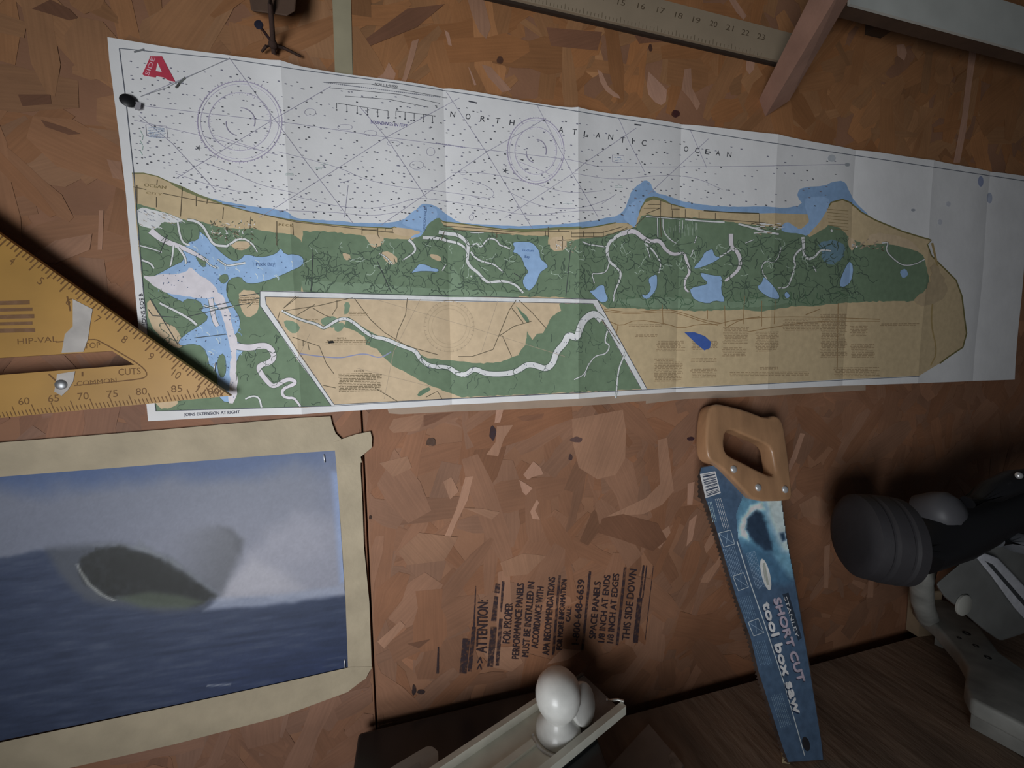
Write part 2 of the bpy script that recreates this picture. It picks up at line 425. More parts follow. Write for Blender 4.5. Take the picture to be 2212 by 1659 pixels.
# dark knots and resin spots
spots = [(1460,245,11,9,(.07,.02,.02)), (1405,103,5,9,(.10,.045,.03)), (1080,130,9,9,(.12,.055,.035)), (1064,934,8,18,(.06,.035,.04)), (1232,988,5,8,(.09,.05,.05)), (930,955,12,10,(.12,.07,.05)), (1492,948,9,5,(.05,.02,.03)),
         (1245,950,14,7,(.16,.09,.08)), (800,1118,4,5,(.06,.03,.02)), (765,985,9,4,(.12,.06,.04)), (894,1490,5,14,(.05,.03,.03)), (910,1495,9,5,(.05,.03,.03)), (590,860,6,4,(.1,.05,.04))]
pr = Print(lambda x, y: at(x, y, -0.0008), 0.0000005)
for x, y, a, b, c in spots:
    pr.poly([(x + a * math.cos(t) * R.uniform(.7, 1.1), y + b * math.sin(t) * R.uniform(.7, 1.1)) for t in np.arange(12) * math.pi / 6], c, 1)
pr.line([(947,1398),(945,1455)], (3, 6), (.07,.04,.035))
pr.build('knot_marks', col_mat('knot_mark', .8, wear=(300, .3, .6, .55, 1)), panels[1])['kind'] = 'stuff'

# ---- the maker's ink stamp, sideways on the right-hand board
st = Print(lambda x, y: at(x, y, -0.0009), 0.000001)
sp = lambda cx, cy: (920 + cx * .2532, 1180 + cy * .2532)
INK = (.046, .028, .034)
def bar(a, b, wd): st.line([sp(*a), sp(*b)], wd * .2532 if not isinstance(wd, tuple) else tuple(q * .2532 for q in wd), INK)
bar((315, 1085), (345, 790), 62); bar((372, 1070), (410, 690), 34); bar((410, 690), (425, 340), (16, 8)); bar((548, 1030), (578, 690), 52); bar((578, 640), (600, 430), (46, 34)); bar((605, 400), (615, 320), 42)
bar((608, 1020), (640, 620), 30); bar((640, 560), (660, 300), (16, 24)); bar((1085, 930), (1140, 250), 22); bar((1335, 890), (1400, 215), 22); bar((1630, 845), (1700, 180), 24)
bar((1786, 825), (1826, 440), 44); bar((1826, 440), (1858, 165), 18); bar((1850, 440), (1884, 165), 12); bar((1870, 800), (1940, 170), 7); bar((102, 1070), (105, 860), 12)
for s, a, b, h in (('ATTENTION:', (515, 910), (530, 462), 88), ('>>', (490, 1055), (495, 950), 66), ('FOR PROPER', (715, 830), (740, 488), 64), ('PERFORMANCE PANELS', (790, 962), (835, 320), 58), ('MUST BE INSTALLED IN', (872, 945), (925, 308), 56),
                   ('ACCORDANCE WITH', (952, 872), (1005, 350), 56), ('APA RECOMMENDATIONS', (1048, 930), (1102, 268), 56), ('FOR MORE INFORMATION', (1156, 885), (1200, 288), 44), ('CALL:', (1228, 645), (1240, 520), 38),
                   ('1-800-648-6639', (1300, 840), (1352, 288), 56), ('SPACE PANELS', (1445, 790), (1490, 306), 54), ('1/8 INCH AT ENDS', (1520, 822), (1572, 250), 52), ('1/8 INCH AT EDGES', (1595, 828), (1648, 238), 52),
                   ('THIS SIDE DOWN', (1730, 805), (1798, 200), 60)):
    st.text(s, sp(*a), sp(*b), h * .2532, INK)
    for dx, dy in ((.8, -.5), (.4, .7), (-.5, .2)): st.text(s, (sp(*a)[0] + dx, sp(*a)[1] + dy), (sp(*b)[0] + dx, sp(*b)[1] + dy), h * .2532, INK)
st.build('ink_stamp', col_mat('worn_stamp_ink', .8, wear=(230, .36, .58, .25, .92)), panels[1])

# ================================================================== workbench
bt = thing('workbench', 'dark grimy wooden workbench top running along the wall', 'workbench', (0.5, -0.3, 0))
M_BEN = mat('grimy_bench_wood', (0.30, 0.22, 0.16), 0.85, noise=(14, 0.4), bump=(70, 0.5, 0.004))
nt = M_BEN.node_tree
for n in nt.nodes:
    if n.type == 'TEX_NOISE':
        mp = nt.nodes.new('ShaderNodeMapping'); mp.inputs['Scale'].default_value = (1.5, 0.35, 1); mp.inputs['Rotation'].default_value = (0, 0, 0.25)
        tc = [q for q in nt.nodes if q.type == 'TEX_COORD'][0]
        nt.links.new(tc.outputs['Object'], mp.inputs[0]); nt.links.new(mp.outputs[0], n.inputs['Vector'])
bm = box_bm((0.55, -0.3235, BZ - .019), (1,0,0), (0,1,0), (0,0,1), 5.2, 0.61, 0.038); bevel(bm, .003)
bm_obj('bench_top', bm, M_BEN, bt)
for x in (-1.9, -.7, .55, 1.8, 3.0):
    for y in (-.08, -.57):
        bm = box_bm((x, y, (BZ - .038) / 2), (1,0,0), (0,1,0), (0,0,1), .085, .085, BZ - .038); bevel(bm, .004)
        bm_obj('leg', bm, M_BEN, bt)
bm = box_bm((0.55, -.60, BZ - .085), (1,0,0), (0,1,0), (0,0,1), 5.1, .03, .09); bm_obj('apron', bm, M_BEN, bt)

# ================================================================== nautical chart
FOLDS = [(-.254, 1), (.090, -1), (.428, 1), (.757, -1), (1.075, 1), (1.410, -1), (1.745, 1), (2.060, -1)]
AMP = [.0084, .0072, .0084, .0052, .0036, .0042, .0030, .0030]
LAM = .030
def hx(x):                                               # the folds, running up and down
    return .0088 + sum(s * a * math.exp(-abs(x - fx * D) / LAM) for (fx, s), a in zip(FOLDS, AMP)) + .0005 * math.sin(x * 31) + .004 * math.exp(-((x + .26) / .05) ** 2)
def dhx(x):
    return sum(-s * a / LAM * math.copysign(math.exp(-abs(x - fx * D) / LAM), x - fx * D) for (fx, s), a in zip(FOLDS, AMP)) + .0155 * math.cos(x * 31) - .004 * 2 * (x + .26) / .0025 * math.exp(-((x + .26) / .05) ** 2)
def hz(z): return .0008 * math.sin(z * 26)
XC = sorted([k * .008 for k in range(-36, 133)] + [f * D for f, _ in FOLDS]); ZC = [1.28 + k * .017 for k in range(0, 28)]
XH = [hx(x) for x in XC]; ZH = [hz(z) for z in ZC]
def relief(x, z):                                        # how far the folded sheet stands off the wall: flat between the division lines
    return float(np.interp(x, XC, XH) + np.interp(z, ZC, ZH))
def slope(x, z): return dhx(x), .0208 * math.cos(z * 26)
chart = thing('nautical_chart', 'long folded paper nautical chart pinned across the wall', 'chart', at(1100, 880, -.007))
def on_sheet(x, y):
    p = at(x, y, -.0088)
    for _ in range(3): p = at(x, y, -relief(p.x, p.z))
    return p
cp = Print(on_sheet, 0.00000016)
K = .50
PAPER = alb(184, 188, 197, K); TAN = alb(161, 144, 114, K); SAND = alb(167, 149, 123, K); GREEN = alb(91, 108, 87, K); GREEN2 = alb(102, 120, 99, K); OLIVE = alb(98, 102, 72, K)
BLUE = alb(124, 150, 182, K); OBLUE = alb(112, 138, 168, K); WHITE = alb(180, 182, 190, K); PINK = alb(182, 176, 180, K); INKP = alb(132, 130, 142, K); INKD = alb(62, 64, 70, K); ROAD = alb(78, 70, 56, K)
DG = alb(62, 75, 64, K); GREYT = alb(140, 126, 108, K); RED = alb(150, 48, 64, K); NAVY = alb(54, 78, 136, K)
r2 = random.Random(5)
paper = [(232,80),(236,130),(247,215),(258,300),(272,420),(289,600),(304,760),(320,910),(720,890),(976,874),(1395,851),(1800,834),(2192,820),(2206,650),(2216,500),(2228,382),(2100,362),(1848,324),(1470,268),(1235,232),(970,191),(640,141),(480,117)]
cp.poly(paper, PAPER, lay=0); sheet = cp; 
sheet_cuts = (XC, ZC)
sheet_o = sheet.build('paper_sheet', col_mat('chart_paper', .75, noise=(25, .05), bump=(90, .15, .0015), spec=.3), chart, sheet_cuts, relief, None, slope)

pc = Print(on_sheet, 0.00000016); pc.layer = 60
# ocean shallows
pc.poly([(420,418),(440,425),(480,434),(520,442),(560,447),(600,453),(622,457),(634,469),(660,474),(720,476),(775,482),(830,482),(860,478),(880,470),(895,458),(905,446),(915,439),(940,444),(955,455),(975,470),(990,480),(1020,484),(1080,487),(1120,489),(1160,487),(1240,482),(1280,477),(1310,470),(1335,466),(1350,452),(1358,430),(1365,410),(1380,398),(1395,388),(1405,395),(1410,408),(1420,418),(1440,422),(1465,432),(1480,436),(1530,444),(1590,447),(1640,445),(1690,450),(1735,443),(1722,425),(1725,410),(1740,404),(1780,402),(1800,392),(1822,390),(1830,402),(1840,425),(1855,445),(1880,466),(1870,500),(1800,520),(1700,500),(1400,520),(1000,510),(860,510),(640,500),(500,460)], OBLUE, 1, .7)
# land
coast = [(285,374),(310,374),(340,381),(372,396),(400,411),(430,424),(480,441),(530,455),(580,466),(640,477),(700,484),(760,489),(845,493),(852,490),(868,498),(895,499),(912,505),(925,480),(945,472),(958,479),(1000,484),(1060,492),(1130,500),(1200,495),(1250,494),(1290,489),(1330,481),(1355,482),(1372,488),(1378,465),(1386,447),(1394,436),(1410,430),(1425,432),(1450,441),(1480,449),(1520,455),(1580,459),(1640,461),(1745,463),(1752,480),(1770,470),(1787,450),(1796,437),(1820,431),(1838,438),(1860,458),(1890,475),(1950,500),(2012,519),(2003,528),(2012,552),(2040,580),(2065,605),(2078,640),(2084,690),(2088,720),(2080,750),(2050,770),(2030,785),(2000,803),(1985,812),(1395,841),(975,862),(720,877),(337,888),(310,640),(290,430)]
pc.poly(coast, TAN)
pc.line(coast[:18], 2.2, alb(92, 92, 58, K)); pc.line(coast[18:27], 2.6, alb(92, 92, 58, K)); pc.line(coast[27:36], 2.4, alb(96, 92, 62, K)); pc.line(coast[36:39], 2.4, alb(70, 66, 48, K)); pc.line(coast[42:60], 3.2, alb(96, 90, 56, K))
pc.poly([(372,394),(395,403),(430,420),(480,438),(480,441),(430,426),(395,412),(370,398)], OLIVE); pc.poly([(1385,447),(1396,428),(1412,424),(1428,428),(1448,438),(1425,433),(1408,431),(1394,437)], OLIVE); pc.poly([(1100,493),(1140,495),(1200,491),(1260,490),(1250,494),(1200,496),(1135,501),(1080,496)], OLIVE)
# marsh
back = [(293,440),(320,446),(370,463),(400,475),(440,480),(470,490),(520,495),(545,492),(560,497),(600,503),(632,506),(650,518)]
G2 = back + [(660,560),(650,631),(562,631),(566,658),(720,877),(337,888),(310,640)]
G1 = [(655,500),(700,499),(760,506),(800,513),(850,516),(890,517),(915,506),(912,482),(930,474),(950,472),(958,486),(990,496),(1060,503),(1100,507),(1150,509),(1185,509),(1185,528),(1205,520),(1228,522),(1240,517),(1270,515),(1300,510),(1330,502),(1360,494),(1372,490),(1386,466),(1400,464),(1440,469),(1500,471),(1560,476),(1600,483),(1640,487),(1680,492),(1720,500),(1742,506),(1750,512),(1770,498),(1790,487),(1815,492),(1832,510),(1850,520),(1870,531),(1900,525),(1960,533),(1995,552),(2003,580),(2008,620),(2012,640),(1990,646),(1960,651),(1900,651),(1850,653),(1800,656),(1750,662),(1710,661),(1680,668),(1640,673),(1600,669),(1500,673),(1450,668),(1400,669),(1350,665),(1312,666),(1290,650),(1200,642),(900,638),(655,633),(648,590),(650,540)]
pc.poly(G2, GREEN, 0, .9, r2); pc.poly(G1, GREEN, 0, 1.4, r2)
pc.poly([(650,600),(720,610),(800,612),(900,622),(1000,625),(1120,632),(1120,645),(655,634)], GREEN2, 1); pc.poly([(1300,650),(1420,640),(1560,655),(1700,640),(1720,655),(1600,666),(1400,666)], GREEN2, 1, 2, r2)
pc.poly([(975,570),(990,590),(1000,625),(1005,645),(972,640)], GREEN2, 1)
# tan patches inside the marsh
for p in ([(785,505),(830,508),(828,530),(805,538),(796,522)], [(820,545),(843,543),(862,562),(845,575),(828,558)], [(845,490),(905,497),(912,508),(880,512),(850,505)], [(515,625),(560,630),(560,672),(535,690),(518,665)], [(316,640),(350,668),(378,705),(398,742),(385,755),(355,735),(322,700)], [(488,522),(540,520),(545,532),(515,544)], [(398,490),(425,486),(432,500),(410,512)],
          [(738,545),(755,548),(757,562),(745,562)], [(1185,512),(1222,512),(1225,540),(1190,545)], [(925,548),(950,552),(955,565),(935,560)], [(330,830),(390,850),(380,880),(338,884)], [(1830,508),(1850,520),(1842,545),(1832,530)], [(1880,500),(1960,512),(1995,548),(1960,535),(1900,524),(1870,528)]):
    pc.poly(p, SAND, 1, .8, r2)
# open water
LAKES = [
 [(428,497),(445,510),(462,530),(480,548),(505,565),(520,560),(530,548),(560,556),(585,552),(600,545),(606,535),(616,550),(640,549),(656,556),(655,573),(630,585),(600,598),(572,608),(545,614),(528,610),(520,597),(496,602),(488,620),(492,645),(506,665),(520,690),(516,715),(502,730),(520,742),(545,752),(520,760),(508,790),(512,840),(505,872),(476,866),(470,835),(468,800),(448,785),(440,768),(425,745),(390,748),(384,738),(400,722),(428,705),(452,688),(438,672),(400,655),(365,638),(345,620),(316,604),(345,590),(372,575),(400,562),(392,540),(405,525),(425,515)],
 [(1106,524),(1127,521),(1148,523),(1159,533),(1166,544),(1167,559),(1177,566),(1185,576),(1177,582),(1166,589),(1160,609),(1153,620),(1143,629),(1134,622),(1128,609),(1133,596),(1141,588),(1138,582),(1133,576),(1130,565),(1124,554),(1115,547),(1107,545),(1112,536)],
 [(1272,628),(1286,626),(1290,618),(1305,614),(1307,630),(1315,647),(1305,655),(1294,651),(1284,641)], [(886,591),(899,578),(905,569),(922,572),(934,579),(948,581),(947,588),(926,586),(905,586)],
 [(1539,537),(1544,554),(1555,554),(1553,561),(1519,577),(1494,582),(1517,557),(1521,545)], [(1512,588),(1541,595),(1562,596),(1557,629),(1566,648),(1562,653),(1544,649),(1530,657),(1501,649),(1492,635),(1490,622),(1519,616),(1530,612),(1515,599)],
 [(1419,591),(1420,610),(1418,626),(1400,648),(1387,642),(1387,635),(1396,639),(1407,624),(1400,606),(1403,599)], [(1649,597),(1660,606),(1674,622),(1685,640),(1680,648),(1654,640),(1633,620),(1645,612)], [(1699,629),(1708,639),(1699,647),(1693,636)],
 [(1835,563),(1844,575),(1840,608),(1822,622),(1812,617),(1817,597),(1828,573)], [(1745,465),(1748,478),(1739,488),(1727,496),(1715,488),(1701,479),(1687,488),(1689,501),(1730,505),(1743,510),(1759,492),(1777,472),(1792,441),(1790,425),(1740,425),(1738,445)],
 [(1345,470),(1352,455),(1370,432),(1394,428),(1384,450),(1378,468),(1372,492),(1362,487)], [(905,447),(940,446),(948,470),(925,482),(914,505),(908,512),(890,514),(884,518),(892,508),(906,504),(915,498),(880,490),(865,480)], [(1942,585),(1958,580),(1962,595),(1950,603)]]
for p in LAKES: pc.poly(p, BLUE, 1, .8, r2)
pc.poly([(1763,523),(1806,517),(1826,530),(1822,561),(1795,573),(1775,561),(1774,541)], alb(92, 116, 128, K), 1, 2, r2)
for p in LAKES[:10]: pc.line(p + [p[0]], 1.1, DG, 1)
BAY = LAKES[0]
for i in range(150):
    x, y = r2.uniform(320, 650), r2.uniform(500, 860)
    if inside((x, y), BAY): a = r2.uniform(.3, 1.3); pc.line([(x, y), (x + 9 * math.cos(a), y + 7 * math.sin(a)), (x + 15 * math.cos(a + .3), y + 13 * math.sin(a + .3))], (2.2, .8), r2.choice((alb(146,166,190,K), alb(112,138,168,K), alb(168,178,192,K))), 1)
# marsh islands and sand in the left-hand bay
for p in ([(298,500),(320,496),(345,515),(350,538),(320,530),(300,525)], [(300,535),(345,545),(358,575),(335,582),(306,560)], [(345,480),(368,468),(378,480),(372,505),(350,498)], [(393,485),(425,482),(432,500),(428,520),(400,522)], [(365,505),(375,500),(390,518),(382,520)], [(365,555),(378,558),(392,540),(380,530)], [(420,550),(438,552),(448,575),(436,578)],
          [(306,565),(325,572),(332,590),(310,598)], [(312,625),(345,650),(372,668),(400,662),(412,690),(400,710),(372,705),(350,690)], [(395,645),(430,648),(442,668),(420,675),(400,668)], [(385,752),(410,742),(440,748),(452,780),(448,800),(420,800),(395,778)], [(470,770),(485,762),(490,800),(480,820),(470,800)], [(470,598),(490,590),(495,605),(480,615)]):
    pc.poly(p, GREEN, 1, .8, r2); pc.line(smooth_path(p, 1, True), .9, DG)
pc.poly([(304,594),(330,598),(345,592),(380,592),(402,588),(411,574),(428,592),(450,605),(466,620),(474,640),(440,646),(400,640),(360,634),(330,616)], PINK, 1, .8, r2)
pc.poly([(470,628),(488,650),(496,672),(500,700),(510,725),(513,745),(511,770),(509,800),(514,830),(509,870),(491,873),(497,840),(496,800),(500,765),(494,735),(486,705),(478,675),(460,645)], PINK, 1, 1.6, r2)
pc.poly([(294,446),(345,456),(388,470),(398,478),(370,482),(352,478),(340,495),(318,492),(298,485)], WHITE, 1, .8, r2)
for pth, a, b in (([(455,645),(462,690),(470,705)], 10, 8), ([(345,655),(380,672),(412,690),(425,702)], 4, 5), ([(325,498),(352,520),(395,535),(425,550),(450,565)], 14, 5), ([(375,530),(372,560),(368,575)], 4, 3), ([(385,535),(400,555),(402,570)], 5, 3),
                  ([(384,480),(388,505),(395,525),(410,530)], 4, 4), ([(405,475),(425,478),(440,490),(450,510),(462,530),(490,532)], 5, 5), ([(490,532),(520,512),(545,525),(556,545)], 5, 2), ([(470,560),(490,575),(505,572),(530,568)], 2, 4), ([(300,530),(330,538),(350,545)], 3, 2), ([(306,562),(325,568),(333,580)], 4, 3), ([(440,556),(452,572),(470,580)], 2, 2),
                  ([(512,748),(537,752),(560,747),(578,747),(590,760),(592,774),(581,784),(562,789),(558,797),(569,814),(581,828),(590,835),(602,830),(618,820),(632,820),(639,826),(632,832),(618,836),(609,845),(611,855),(621,860),(634,859),(642,868),(649,878)], 14, 4), ([(530,862),(545,855),(560,858),(565,880)], 3, 4), ([(440,660),(470,668),(505,662)], 3, 2),
                  ([(1343,505),(1369,497),(1389,514),(1405,523),(1421,519),(1430,526),(1437,539),(1454,551),(1477,545),(1483,563),(1488,579),(1490,590),(1479,604),(1479,624),(1488,631)], 10, 3.5), ([(1343,505),(1330,512),(1315,524),(1310,543),(1316,566),(1329,575),(1342,588),(1338,608),(1327,630),(1325,651)], 8, 2.6),
                  ([(1310,533),(1290,531),(1270,528),(1258,522)], 3, 2.5), ([(1316,568),(1310,588),(1290,592),(1277,590),(1284,612)], 2.4, 2), ([(1392,525),(1407,537),(1421,555),(1428,570),(1423,590)], 4, 2.4), ([(1398,535),(1405,560)], 3, 1), ([(1595,484),(1620,490),(1650,500),(1682,506)], 4, 4), ([(1579,505),(1579,535),(1591,541),(1600,561),(1597,581),(1580,597),(1566,607)], 10, 5),
                  ([(1579,540),(1555,555)], 3, 4), ([(1734,535),(1718,548),(1714,564),(1719,570),(1712,593),(1705,613),(1698,622),(1680,622)], 4.5, 2), ([(1734,512),(1736,534),(1736,550),(1745,561),(1761,555),(1772,539),(1795,542)], 7, 3), ([(1687,534),(1683,554),(1672,568),(1654,563),(1645,575),(1647,590),(1656,602)], 2.4, 2.2), ([(1610,525),(1628,518)], 1.6, 1.6),
                  ([(913,513),(934,514),(954,516),(967,521),(986,524),(1000,531),(1010,543)], 7, 4), ([(948,501),(968,505),(988,507),(1003,517),(1012,528),(1010,547),(1009,566),(1017,578),(1032,588),(1043,602),(1055,611),(1079,607),(1098,609),(1111,614),(1121,622),(1130,633)], 8, 4), ([(1017,533),(1029,524),(1039,536),(1049,520),(1058,515),(1066,516),(1075,521),(1079,530),(1093,533),(1104,540)], 3, 3),
                  ([(1017,544),(1026,557),(1043,566),(1066,570),(1078,580),(1088,589)], 4.5, 2.4), ([(883,518),(893,527),(899,541),(886,552),(870,562)], 6, 2), ([(820,548),(835,556),(848,572)], 2.4, 1.6), ([(955,585),(963,572)], 2.4, 2.4), ([(1016,502),(1030,503),(1045,502)], 2, 2), ([(1420,470),(1421,512)], 2.4, 2), ([(1432,470),(1432,500),(1450,520),(1462,526)], 2.2, 2), ([(1395,468),(1440,471),(1470,474)], 1.6, 1.6),
                  ([(1480,474),(1520,478),(1565,480)], 3.4, 3), ([(1500,525),(1505,510)], 1.6, 2), ([(1497,540),(1492,555)], 2, 1.6), ([(1905,525),(1920,523),(1912,540),(1930,560),(1950,574),(1975,572),(1998,560)], 3, 2), ([(1840,530),(1852,534)], 5, 4), ([(1795,500),(1798,497)], 5, 5), ([(1757,575),(1763,588)], 2, 2)):
    pc.line(pth, (a + 2.2, b + 1.6), DG, 2, 6); pc.line(pth, (a, b), WHITE if a < 9 else PINK, 2, 6)
# creeks wandering through the marsh
def creek(x, y, ang, n, stp, wd, col, poly):
    p = [(x, y)]; a = ang
    for _ in range(n):
        a += r2.gauss(0, .75); a = ang + (a - ang) * .9
        x += stp * math.cos(a); y += stp * math.sin(a)
        if not inside((x, y), poly) or any(inside((x, y), L) for L in LAKES): break
        p.append((x, y))
    if len(p) > 3: pc.line(p, (wd, wd * .6), col, 1, 6)
for i in range(430):
    x, y = r2.uniform(640, 1860), r2.uniform(505, 640)
    if inside((x, y), G1): creek(x, y, r2.choice((1.5, 1.2, 2.0, 0.4)), r2.randint(6, 16), 4.2, r2.uniform(1.1, 2.2), DG, G1)
for i in range(70):
    x, y = r2.uniform(660, 1760), r2.uniform(515, 600)
    if inside((x, y), G1): creek(x, y, r2.uniform(0, 6), r2.randint(4, 9), 3.6, 1.2, alb(150, 164, 150, K), G1)
for i in range(150):
    x, y = r2.uniform(320, 700), r2.uniform(500, 880)
    if inside((x, y), G2): creek(x, y, r2.uniform(0, 6), r2.randint(5, 12), 4, r2.uniform(.9, 1.7), DG, G2)
for i in range(46):                                     # short side creeks running down into the fields
    x = 1310 + i * 12 + r2.uniform(-5, 5); creek(x, 640 + r2.uniform(-10, 8), 1.57, 9, 4, 1.8, alb(66, 88, 68, K), G1)
for i in range(70):
    x, y = r2.uniform(298, 395), r2.uniform(452, 500)
    if inside((x, y), [(294,446),(345,456),(388,470),(398,478),(340,495),(298,485)]): pc.line([(x, y), (x + 7, y + 3.5)], 1.1, r2.choice((GREYT, WHITE, alb(120,124,134,K))))
# ---- inset panel: frame, land, river
inset = [(573,641),(1281,656),(1386,842),(975,861),(722,874),(575,657)]
pc.poly([(562,629),(1290,647),(1398,841),(717,877),(562,660)], WHITE); pc.line([(562,629),(1290,647),(1398,841)], 1.4, INKD); pc.line([(562,629),(562,660),(716,877)], 1.4, INKD)
pc.poly(inset, SAND); pc.line(inset + [inset[0]], 1.4, INKD)
GI = [(752,684),(777,703),(822,728),(853,744),(904,763),(923,773),(970,779),(1011,782),(1037,785),(1081,782),(1119,767),(1135,744),(1138,716),(1150,735),(1160,720),(1173,719),(1192,684),(1211,672),(1208,655),(1281,657),(1385,841),(996,858),(964,846),(932,833),(916,827),(885,808),(856,795),(828,770),(815,754),(790,744),(788,728),(765,713),(740,706)]
pc.poly(GI, GREEN, 0, 1.2, r2)
for p in ([(690,690),(715,682),(735,690),(725,708),(700,706)], [(612,690),(640,695),(650,712),(635,722),(618,710)], [(1110,655),(1145,690),(1140,700),(1125,680)], [(745,650),(757,655),(752,678),(742,680)], [(720,700),(745,695),(740,715),(725,718)], [(900,850),(925,835),(932,842),(905,858)]):
    pc.poly(p, GREEN2 if p[0][0] < 900 else alb(84, 104, 84, K), 1, 1, r2)
riv = [(609,671),(632,684),(663,695),(685,700),(698,710),(711,703),(727,692),(746,687),(765,697),(787,716),(806,728),(834,732),(863,746),(898,757),(907,776),(929,792),(970,793),(986,806),(1005,811),(1024,795),(1049,808),(1094,808),(1119,801),(1138,787),(1157,789),(1179,798),(1195,785),(1201,760),(1220,741),(1227,722),(1246,732),(1252,710),(1261,690),(1284,675),(1300,692)]
pc.line(riv, (6, 18), DG, 2, 6); pc.line(riv, (3.5, 15), WHITE, 2, 6)
for pth, a, b in (([(1330,860),(1335,800),(1345,775),(1352,760)], 3, 3), ([(1312,715),(1305,740),(1318,745),(1310,765),(1285,768),(1270,790),(1262,815)], 3.2, 1.6), ([(1240,820),(1262,810),(1272,785)], 2, 2)):
    pc.line(pth, (a + 1.6, b + 1.4), DG, 2, 6); pc.line(pth, (a, b), WHITE, 2, 6)
for i in range(110):
    x, y = r2.uniform(760, 1380), r2.uniform(660, 850)
    if inside((x, y), GI): creek(x, y, r2.uniform(0, 6), r2.randint(4, 12), 3.8, r2.uniform(.9, 1.8), DG, GI)
pc.line([(648,764),(690,770),(735,774),(760,768),(790,763),(820,775),(845,760)], 2.4, alb(120, 124, 150, K), 2, 6)
for p in ([(612,666),(640,640)], [(612,666),(645,641)], [(612,672),(690,660),(762,643)], [(640,682),(680,658)], [(675,665),(700,680),(715,686)], [(728,648),(728,664),(718,680)], [(765,644),(800,690),(830,718),(880,748),(945,766)], [(1065,755),(1100,670),(1115,648)], [(1065,755),(1020,770),(990,770)], [(1075,728),(1110,705),(1148,694)], [(1105,665),(1130,697)], [(1120,648),(1150,676),(1180,710)], [(1085,725),(1105,770)], [(632,728),(690,748),(705,785),(722,808)], [(665,740),(668,756)], [(655,735),(655,748)],
          [(810,838),(860,868)], [(697,832),(725,838)], [(880,644),(876,680),(860,715),(855,735)], [(920,858),(945,845),(955,862)], [(1300,690),(1340,745)], [(605,672),(600,690),(608,705)]):
    pc.line(p, 1.5, ROAD)
for p in ([(815,648),(1010,705),(1220,770)], [(908,646),(850,760),(830,862)], [(1075,650),(1040,760)], [(670,720),(640,780)], [(770,795),(930,835)]): pc.line(p, .9, GREYT)
for q in (55, 38, 46): pc.ring((970, 705), q * .98, q, 1.0, alb(150, 134, 110, K))
for k in range(36): a = k * math.pi / 18; pc.line([(970 + 50 * math.cos(a), 705 + 51 * math.sin(a)), (970 + 55 * math.cos(a), 705 + 56 * math.sin(a))], 1, alb(140, 124, 104, K))
# ---- roads and streets along the barrier beach
for p in ([(288,404),(316,410)], [(352,418),(440,436),(530,448)], [(530,455),(640,480),(850,503)], [(296,400),(296,440)], [(340,388),(339,400)], [(338,426),(338,448)], [(394,405),(390,468)], [(424,424),(424,446)], [(448,431),(447,440)], [(483,448),(481,474)], [(542,468),(540,495)], [(598,478),(598,530)], [(632,482),(634,508)], [(782,490),(782,507)], [(816,493),(816,507),(820,515)], [(783,497),(816,497)], [(832,494),(848,494),(848,501),(832,501),(832,494)],
          [(958,488),(1040,494),(1120,502),(1230,500)], [(952,494),(1110,506)], [(960,500),(954,518)], [(1063,500),(1063,512)], [(1073,502),(1073,514)], [(1178,498),(1178,511)], [(1184,490),(1184,512)], [(1207,495),(1207,500)], [(1234,500),(1234,512),(1300,512),(1330,503),(1355,492)], [(1234,504),(1300,503),(1345,490)], [(1260,500),(1260,512)], [(1282,502),(1282,512)], [(1303,500),(1303,511)], [(1215,510),(1215,540)], [(1204,520),(1235,518)], [(1372,488),(1395,466),(1440,469),(1580,476),(1660,482)], [(1395,462),(1426,450)], [(1390,450),(1426,450)], [(1400,442),(1426,442)],
          [(1427,433),(1426,470),(1428,512)], [(1450,441),(1450,452),(1468,452)], [(1452,455),(1452,472)], [(1480,452),(1480,470)], [(1545,460),(1545,476)], [(1510,458),(1510,474)], [(1640,463),(1640,485)]):
    pc.line(p, 1.5, ROAD)
for i in range(40):                                     # canal streets behind the beach
    x, y = r2.uniform(455, 512), r2.uniform(480, 512); pc.line([(x, y), (x + r2.uniform(-2, 10), y + r2.uniform(-6, 8))], 1.5, r2.choice((ROAD, WHITE, GREYT)))
for i in range(26):
    x, y = r2.uniform(1200, 1240), r2.uniform(520, 545); pc.line([(x, y), (x + r2.uniform(-6, 6), y + r2.uniform(-8, 8))], 1.3, r2.choice((ROAD, WHITE, GREYT)))
for i in range(44):
    x, y = r2.uniform(1440, 1510), r2.uniform(476, 500); pc.line([(x, y), (x, y + r2.uniform(5, 18))], 1.2, r2.choice((alb(120,134,118,K), WHITE, DG)))
for i in range(34):
    x, y = r2.uniform(1620, 1685), r2.uniform(482, 505); pc.line([(x, y), (x + r2.uniform(6, 16), y + r2.uniform(-3, 4))], 2, r2.choice((ROAD, WHITE, WHITE, GREYT)))
for i in range(30):
    x, y = r2.uniform(1840, 1905), r2.uniform(520, 540); pc.line([(x, y), (x + r2.uniform(2, 8), y + r2.uniform(-4, 5))], 2, r2.choice((ROAD, GREYT, GREYT)))
for k in range(7): pc.line([(1785 + k, 452 + k * 7), (1832, 456 + k * 7)], 1, alb(110, 96, 66, K))
for p in ([(430,668),(500,652)], [(405,684),(500,662),(540,655)], [(420,730),(490,722)], [(325,645),(385,745)], [(320,668),(330,682),(385,686)], [(362,508),(345,548)], [(516,640),(560,634)], [(520,650),(560,645)], [(676,545),(672,628)], [(815,565),(845,632)], [(1110,590),(1125,600)], [(1232,540),(1222,640)], [(1050,420),(1050,421)]): pc.line(p, 1.6, alb(58, 62, 62, K))
